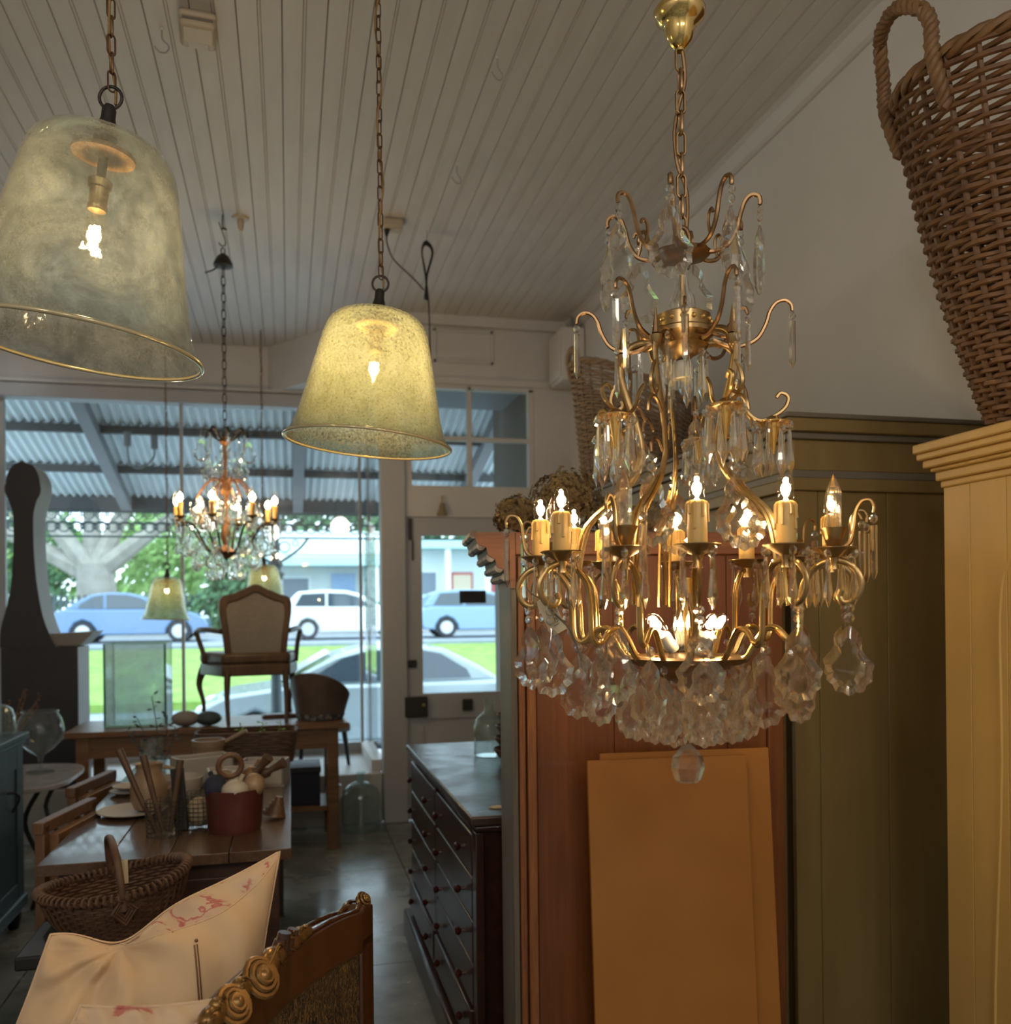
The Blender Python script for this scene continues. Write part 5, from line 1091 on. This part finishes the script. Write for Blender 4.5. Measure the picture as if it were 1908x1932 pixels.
def cushion(name, label, A, B, C_, D, thick, front, back, nu=44, wr=1.0, dent=0.0, plump=.5, edge=.10, band=0.0):
    """A top right, B top left, C_ bottom left, D bottom right; two bulged faces meeting in a seam"""
    o = thing(name, label, 'cushion', (0, 0, 0)); A, B, C_, D = map(Vector, (A, B, C_, D))
    nrm = (A - B).cross(C_ - B).normalized()          # outward of the front face
    if nrm.y > 0: nrm = -nrm
    def P(u, v, side):
        # pinch edges toward the middle between corners
        uu = u + edge * math.sin(PI * v) * (.5 - u) * (abs(2 * u - 1) ** 2); vv = v + edge * math.sin(PI * u) * (.5 - v) * (abs(2 * v - 1) ** 2)
        p = B * (1 - uu) * vv + A * uu * vv + C_ * (1 - uu) * (1 - vv) + D * uu * (1 - vv)
        q = max(0, 16 * u * (1 - u) * v * (1 - v)) ** plump
        t = thick * q
        w_ = wr * .0045 * (math.sin(26 * u + 9 * v + 3 * math.sin(7 * v)) * math.exp(-6 * (v - .9) ** 2) + math.sin(31 * v - 8 * u + 2 * math.sin(9 * u)) * math.exp(-20 * (u - .05) ** 2) + .5 * math.sin(17 * (u + v) + 2 * math.sin(11 * u)))
        p = p + nrm * side * (t + w_ * min(1, 4 * q))
        if dent:
            du, dv = u - .30, v - .97; ds = math.hypot(du, dv); p = p + nrm * side * .011 * math.sin(9 * math.atan2(dv, du)) * math.exp(-((ds - .16) / .17) ** 2) * min(1, 3 * q)
            k = math.exp(-((u - .30) / .17) ** 2) * max(0, v) ** 3; p = p + (Vector((0, 0, -dent)) + nrm * side * -.2 * dent) * k
        return p
    for side, mt, nm in ((1, front, 'front_face'), (-1, back, 'print_face')):
        v = []; f = []
        for j in range(nu + 1):
            for i in range(nu + 1): v.append(P(i / nu, j / nu, side))
        for j in range(nu):
            for i in range(nu):
                a = j * (nu + 1) + i; q = (a, a + 1, a + nu + 2, a + nu + 1); f.append(q if side > 0 else q[::-1])
        mb_ = MB().add(v, f)
        if band and side > 0: mb_.m = [1 if (j + .5) / nu > 1 - band * math.sin(PI * min(1, max(0, ((i + .5) / nu - .28) / .72))) ** .7 and (i + .5) / nu > .28 else 0 for j in range(nu) for i in range(nu)]
        mb_.build(nm, [front, back] if band and side > 0 else mt, o, smooth=80)
    ed = [P(i / nu, 0, 1) for i in range(nu)] + [P(1, i / nu, 1) for i in range(nu)] + [P(1 - i / nu, 1, 1) for i in range(nu)] + [P(0, 1 - i / nu, 1) for i in range(nu)]
    MB().tube(ed, .0022, 6, closed=True).build('seam', front, o, smooth=60)
    return o, P
cu_, P_ = cushion('square_cushion', 'big cream cushion with red floral print on its far side, zip showing', (-.019, 1.648, 1.026), (-.373, 1.564, .943), (-.526, 1.434, .61), (-.056, 1.456, .565), .11, M['cushion'], M['toile'], dent=.04, band=.14, nu=80, wr=2.0, plump=.55)
MB().tube([P_(.30 + .68 * i / 30, 1 - .14 * math.sin(PI * i / 30 * .97 + .02) ** .7, 1) for i in range(31)], .0014, 5).build('print_seam', M['cushion'], cu_, smooth=60)
MB().tube([P_(.645 + .008 * i, .78 - i * .026, 1) + Vector((0, -.001, 0)) for i in range(9)], .0014, 5).tube([P_(.656 + .008 * i, .78 - i * .026, 1) + Vector((0, -.001, 0)) for i in range(9)], .0012, 5).ball(P_(.65, .795, 1) + Vector((0, -.002, 0)), .003, 8, 6).build('zip', M['oak'], cu_, smooth=60)
cushion('square_cushion', 'small floral cushion lying lowest, cream with red flowers', (-.082, 1.195, .962), (-.25, 1.185, .975), (-.34, 1.06, .80), (-.09, 1.03, .80), .028, M['toile'], M['cushion'], edge=.05)

# ================================================================== LEFT SIDE
tc = thing('teal_cabinet', 'dark teal painted cabinet with panelled side at the left edge', 'cabinet', (-1.22, 3.1, 0))
bx('carcass', M['teal'], -.55, -.012, 0, 1.54, .12, .87, tc); bx('top', M['teal'], -.57, .022, -.02, 1.585, .87, .90, tc, .006); bx('top_moulding', M['teal'], -.56, .012, -.01, 1.57, .845, .87, tc, .008)
for y0, y1 in ((0, .10), (.70, .82), (1.44, 1.54)): bx('stile', M['teal'], -.012, .004, y0, y1, .12, .845, tc, .003)
for z0, z1 in ((.12, .22), (.745, .845)): bx('rail', M['teal'], -.012, .004, .1, 1.44, z0, z1, tc, .003)
bx('base_moulding', M['teal'], -.555, .016, -.01, 1.555, .09, .15, tc, .008)
for y0 in (.10, .82): p_ = bx('door_panel', M['teal'], -.01, -.004, y0, y0 + .62, .22, .745, tc)
MB().tube(spline([(0, 1.30, .66), (.03, 1.32, .655), (.034, 1.36, .62), (.0, 1.38, .56)], 4), .006).build('door_handle', M['iron'], tc)
for x, y in ((-.03, 1.49), (-.5, 1.49), (-.03, .05), (-.5, .05)): MB().lathe([(0, 0), (.022, 0), (.034, .05), (.03, .12), (0, .12)], 12, Matrix.Translation((x, y, 0))).build('foot', M['black'], tc)
bottle('glass_decanter', 'tall-necked clear glass decanter on the teal cabinet', (-1.37, 4.33, .90), [(0, 0), (.075, .0), (.08, .03), (.08, .10), (.06, .135), (.025, .15), (.02, .20), (.022, .25), (.034, .258)])
bottle('glass_cloche', 'low rounded clear glass dome beside the decanter', (-1.29, 4.52, .90), [(0, .0), (.07, .0), (.075, .02), (.075, .09), (.062, .125), (.04, .14), (.02, .145)])
mt_ = thing('marble_table', 'grey marble topped table with rounded corner behind the teal cabinet', 'table', (-1.50, 5.10, 0))
n_ = 48; pts = []
for i in range(n_):
    a = 2 * PI * i / n_; c_, s__ = math.cos(a), math.sin(a); q = (abs(c_) ** 4 + abs(s__) ** 4) ** (-.25); pts.append((.42 * c_ * q, .40 * s__ * q))
MB().add([(x, y, .595) for x, y in pts] + [(x, y, .62) for x, y in pts], [tuple(range(n_))[::-1], tuple(range(n_, 2 * n_))] + [(i, (i + 1) % n_, n_ + (i + 1) % n_, n_ + i) for i in range(n_)]).build('marble_top', M['marble'], mt_, bevel=.005)
for sx in (-1, 1):
    for sy in (-1, 1): MB().tube(spline([(sx * .30, sy * .25, .59), (sx * .22, sy * .2, .42), (sx * .30, sy * .22, .2), (sx * .26, sy * .24, 0)], 5), .012).build('iron_leg', M['iron'], mt_)
gb = thing('glass_goblet', 'large footed fishbowl glass goblet on the marble table', 'goblet', (-1.275, 5.18, .621))
gp = [(0, 0), (.07, 0), (.068, .006), (.012, .014), (.01, .05), (.016, .09), (.06, .12), (.11, .17), (.118, .22), (.105, .28), (.085, .315), (.09, .322)]
MB().lathe(gp, 30).build('glass_body', M['jar_glass'], gb, smooth=50); MB().tube([(.09 * math.cos(2 * PI * i / 30), .09 * math.sin(2 * PI * i / 30), .322) for i in range(30)], .003, 6, closed=True).build('lip', M['jar_glass'], gb)
tw = thing('dried_twigs', 'bunch of pale budded twigs in a small pot behind the goblet', 'twigs', (-1.46, 5.30, .621))
MB().lathe([(0, 0), (.04, 0), (.05, .16), (.046, .16), (.036, .01), (0, .01)], 18).build('pot', M['walnut'], tw)
for k in range(9):
    d = (random.uniform(-.03, .16), random.uniform(-.05, .05), random.uniform(.30, .44)); mb = MB(); P = spline([(0, 0, .05), (d[0] * .4, d[1] * .5, d[2] * .6), d], 5); mb.tube(P, .003, 5)
    for p in P[5:]: mb.ball(p + Vector((random.uniform(-.012, .012), 0, random.uniform(-.01, .012))), .006, 6, 5)
    mb.build('twig', M['light_wood'], tw, smooth=60)
st = thing('upholstered_stool', 'navy upholstered stool low beside the big cushion', 'stool', (-.78, 2.02, 0))
MB().box(-.22, .19, -.2, .15, .33, .42).build('stool_seat', M['navy'], st, bevel=.03)
for x in (-.18, .14):
    for y in (-.16, .1): bx('leg', M['walnut'], x, x + .04, y, y + .04, 0, .33, st, .004)
ws = thing('white_stool', 'white topped round stool behind the slatted chairs', 'stool', (-.90, 5.0, 0))
MB().lathe([(0, .44), (.17, .44), (.18, .46), (.17, .50), (0, .505)], 26).build('padded_top', M['white_paint'], ws, smooth=50)
for a_ in range(4): MB().cyl((.12 * math.cos(a_ * PI / 2 + .6), .12 * math.sin(a_ * PI / 2 + .6), .44), (.15 * math.cos(a_ * PI / 2 + .6), .15 * math.sin(a_ * PI / 2 + .6), 0), .014, .011).build('leg', M['walnut'], ws)
sd = thing('side_table', 'pale wooden table corner at the far left edge', 'table', (-1.13, 2.95, 0))
bx('table_board', M['light_wood'], -.4, -.02, -.5, .12, .40, .425, sd, .004)
for x in (-.36, -.1):
    for y in (-.45, .03): bx('leg', M['light_wood'], x, x + .05, y, y + .05, 0, .40, sd, .003)

# ================================================================== WINDOW DISPLAY
wt = thing('display_table', 'brown wooden display table with lower shelf along the shop window', 'table', (-1.25, 5.55, 0))
for i in range(4): bx('top_plank', M['oak'], 0, 1.60, .15 * i + .001, .15 * (i + 1) - .001, .745, .777, wt, .002)
for x in (.06, 1.47):
    for y in (.03, .5): bx('leg', M['oak'], x, x + .07, y, y + .07, 0, .745, wt, .004)
bx('apron', M['oak'], .06, 1.54, .04, .06, .62, .745, wt); bx('apron', M['oak'], .06, 1.54, .54, .56, .62, .745, wt); bx('shelf', M['oak'], .06, 1.54, .05, .55, .24, .27, wt, .003)
bxs = thing('storage_box', 'dark navy box on the display table shelf', 'box', (.02, 5.72, .271)); bx('box_body', M['navy'], -.12, .16, -.1, .2, 0, .22, bxs, .006); bx('box_lid', M['black'], -.125, .165, -.105, .205, .2, .235, bxs, .004)
ln = MB().box(-.05, .05, -.04, .04, 0, .09).build('folded_linen', M['white_paint'], loc=(.27, 5.78, .272), bevel=.015); tag(ln, 'small white folded linen next to the navy box', 'linen')
# glass case
gc = thing('glass_case', 'tall rectangular aqua glass display case on the window table', 'glass case', (-1.065, 5.72, .778))
gw, gd, gh = .35, .30, .49
for (a, b) in (((0, .008), (0, gd)), ((gw - .008, gw), (0, gd)), ((0, gw), (0, .008)), ((0, gw), (gd - .008, gd))): bx('glass_wall', M['aqua_glass'], a[0], a[1], b[0], b[1], .012, gh, gc)
bx('glass_floor', M['aqua_edge'], 0, gw, 0, gd, 0, .012, gc)
for x in (0, gw - .012):
    for y in (0, gd - .012): bx('edge', M['aqua_edge'], x, x + .012, y, y + .012, .012, gh, gc)
for y in (0, gd - .01): bx('edge', M['aqua_edge'], 0, gw, y, y + .01, gh, gh + .006, gc)
for x in (0, gw - .01): bx('edge', M['aqua_edge'], x, x + .01, 0.01, gd - .01, gh, gh + .006, gc)
# armchair on the table, back toward the room
av = thing('louis_armchair', 'carved armchair with linen back standing on the window display table', 'armchair', (-.19, 5.66, .778), R(10))
bk_o = [(-.17, .32), (-.185, .45), (-.20, .58), (-.215, .70), (-.20, .765), (-.14, .785), (-.07, .815), (0, .845), (.07, .815), (.14, .785), (.20, .765), (.215, .70), (.20, .58), (.185, .45), (.17, .32)]
o_ = [(p.x, p.z) for p in spline([(x, 0, z) for x, z in bk_o], 4)]; c0 = (0, .56); i_ = [(x * .80, c0[1] + (z - c0[1]) * .82) for x, z in o_]; nn = len(o_)
MB().add([(x, 0, z) for x, z in o_] + [(x, 0, z) for x, z in i_] + [(x, .04, z) for x, z in o_] + [(x, .04, z) for x, z in i_], sum([[(i, nn + i, nn + (i + 1) % nn, (i + 1) % nn), (2 * nn + i, 2 * nn + (i + 1) % nn, 3 * nn + (i + 1) % nn, 3 * nn + i), (i, (i + 1) % nn, 2 * nn + (i + 1) % nn, 2 * nn + i), (nn + i, 3 * nn + i, 3 * nn + (i + 1) % nn, nn + (i + 1) % nn)] for i in range(nn)], [])).build('back_frame', M['walnut'], av, bevel=.006)
MB().extrude(i_, .02).build('linen_back', M['linen'], av, (0, .01, 0), smooth=0)
se = [(-.20, -.01), (-.30, .30), (-.28, .44), (0, .50), (.28, .44), (.30, .30), (.20, -.01)]
def slab(pts, z0, z1): n = len(pts); return MB().add([(x, y, z0) for x, y in pts] + [(x, y, z1) for x, y in pts], [tuple(range(n)), tuple(range(2 * n - 1, n - 1, -1))] + [(i, n + i, n + (i + 1) % n, (i + 1) % n) for i in range(n)])
slab(se, .36, .43).build('seat_cushion', M['walnut'], av, bevel=.02); slab(se, .29, .36).build('seat_rail', M['walnut'], av, bevel=.008)
for sx in (-1, 1):
    MB().tube(spline([(sx * .17, .0, .32), (sx * .175, -.01, .16), (sx * .17, -.03, 0)], 4), [.022, .021, .02, .018, .016, .015, .014, .013, .012], 8).build('rear_leg', M['walnut'], av, smooth=60)
    MB().tube(spline([(sx * .27, .42, .32), (sx * .295, .44, .22), (sx * .27, .42, .1), (sx * .275, .43, 0)], 4), [.028, .027, .025, .022, .02, .018, .016, .015, .014, .013, .013, .014, .016], 8).build('front_leg', M['walnut'], av, smooth=60)
    MB().tube(spline([(sx * .20, .03, .56), (sx * .27, .16, .57), (sx * .31, .28, .565), (sx * .325, .32, .54)], 5), .017, 8).build('arm_rest', M['walnut'], av, smooth=60)
    MB().tube(spline([(sx * .32, .31, .55), (sx * .30, .28, .48), (sx * .285, .24, .42), (sx * .28, .24, .36)], 5), .016, 8).build('arm_post', M['walnut'], av, smooth=60)
# small tub chair, cushion, hats on the table
tu = thing('tub_chair', 'small brown tub chair with patterned seat on the window table end', 'chair', (.19, 5.80, .778), R(-25))
v = []; f = []; NN = 22
for k in range(2):
    r_ = .15 - .03 * k
    for j, (zf) in enumerate((0, 1)):
        for i in range(NN + 1):
            a = PI * (-.1 + 1.2 * i / NN) + PI; h_ = .15 + .15 * math.sin(PI * i / NN) ** 1; v.append((r_ * (1 + .25 * zf) * math.cos(a), r_ * (1 + .25 * zf) * math.sin(a), .03 if zf == 0 else h_))
q = NN + 1
for i in range(NN): f += [(i, i + 1, q + i + 1, q + i), (2 * q + i, 3 * q + i, 3 * q + i + 1, 2 * q + i + 1), (q + i, q + i + 1, 3 * q + i + 1, 3 * q + i), (i, 2 * q + i, 2 * q + i + 1, i + 1)]
f += [(0, q, 3 * q, 2 * q), (NN, 2 * q + NN, 3 * q + NN, q + NN)]
MB().add(v, f).build('tub_back', pbr('tub_leather', (.07, .045, .035), (.11, .075, .06), .5), tu, bevel=.006); MB().lathe([(0, 0), (.14, 0), (.155, .03), (.14, .075), (.06, .085), (0, .085)], 24).build('patterned_seat', pbr('dark_print', (.03, .045, .05), (.22, .20, .18), .8, sc=28, spread=(.48, .56)), tu, smooth=60)
sl_ = MB().box(-.17, .17, -.04, .04, 0, .022).build('plank_offcut', M['oak'], loc=(-.0, 5.98, .7785), rot=(0, 0, R(8)), bevel=.003); tag(sl_, 'short brown plank lying behind the display armchair legs', 'plank')
for k, (x, r, mt, lab) in enumerate(((-.60, .075, 'linen', 'rounded grey cushion at the foot of the window mullion'), (-.47, .07, 'lace', 'rounded dark green cushion touching the grey one'))):
    tag(MB().ball((0, 0, 0), r, 18, 10, (1.1, 1, .62)).build('round_cushion', M[mt], loc=(x, 5.66, .778 + r * .62), smooth=60), lab, 'cushion')
# chair under the table
uc = thing('low_chair', 'low dark-legged chair standing on the window platform', 'chair', (.18, 6.72, .341), R(20))
MB().box(-.2, .2, -.2, .2, .24, .31).build('seat', M['linen'], uc, bevel=.02)
for x in (-.16, .16):
    for y in (-.16, .16): MB().cyl((x, y, .24), (x * 1.15, y * 1.15, 0), .02, .012).build('leg', M['black'], uc)
# tall pear-shaped clock case
def ykp(lst): return [(x, z) for x, z in lst]
ck = thing('tall_clock_case', 'tall pear-shaped longcase clock, dark back, beside the shop window', 'clock', (0, 6.25, .341))
L_ = [(-1.628, 2.425), (-1.68, 2.395), (-1.715, 2.33), (-1.722, 2.255), (-1.705, 2.17), (-1.683, 2.09), (-1.68, 1.95), (-1.686, 1.80), (-1.70, 1.62), (-1.73, 1.48), (-1.76, 1.36), (-1.765, 1.245)]
Rr_ = [(-1.44, 1.245), (-1.475, 1.32), (-1.515, 1.44), (-1.545, 1.62), (-1.56, 1.80), (-1.565, 1.95), (-1.563, 2.09), (-1.545, 2.17), (-1.525, 2.255), (-1.53, 2.33), (-1.56, 2.395)]
Pk = [(p.x, p.z - .341) for p in spline([(x, 0, z) for x, z in L_], 4)] + [(p.x, p.z - .341) for p in spline([(x, 0, z) for x, z in Rr_], 4)]
kb = MB(); kb.cm = 0; n = len(Pk); kb.add([(x, 0, z) for x, z in Pk], [tuple(range(n))[::-1]]); kb.add([(x, .30, z) for x, z in Pk], [tuple(range(n))]); kb.cm = 1
kb.add([(x, 0, z) for x, z in Pk] + [(x, .30, z) for x, z in Pk], [(i, (i + 1) % n, n + (i + 1) % n, n + i) for i in range(n)])
M['clock_dark'] = pbr('clock_dark', (.022, .02, .024), (.032, .03, .034), .6, sc=4); M['clock_lit'] = pbr('clock_lit', (.26, .245, .235), (.30, .285, .27), .6, sc=4)  # side grey is lightened to hold the window light falling on it
kb.build('waist_and_hood', [M['clock_dark'], M['clock_lit']], ck, smooth=40)
MB().lathe([(0, 0), (.10, 0), (.105, .012), (.0, .014)], 30, Matrix.Translation((-1.622, .005, 1.905)) @ Matrix.Rotation(R(90), 4, 'X')).build('hood_disc', M['clock_dark'], ck)
bx('base', M['clock_dark'], -1.76, -1.315, .0, .008, 0, .903, ck); bx('base_side', M['clock_lit'], -1.758, -1.313, .008, .34, 0, .90, ck)
MB().add([(-1.50, .05, .905), (-1.31, .05, .905), (-1.31, .33, .905), (-1.50, .33, .905), (-1.53, .02, .985), (-1.22, .02, 1.0), (-1.22, .35, 1.0), (-1.53, .35, .985)], [(3, 2, 1, 0), (4, 5, 6, 7), (0, 1, 5, 4), (1, 2, 6, 5), (2, 3, 7, 6), (3, 0, 4, 7)]).build('flared_shoulder', M['clock_lit'], ck, bevel=.006)
# demijohn on the floor by the post
bottle('demijohn', 'large clear glass demijohn on the floor by the door post', (.455, 6.03, 0.001), [(0, 0), (.12, 0), (.128, .02), (.13, .22), (.115, .275), (.07, .31), (.03, .325), (.027, .37), (.034, .385)], M['jar_glass'], 30, 'demijohn')
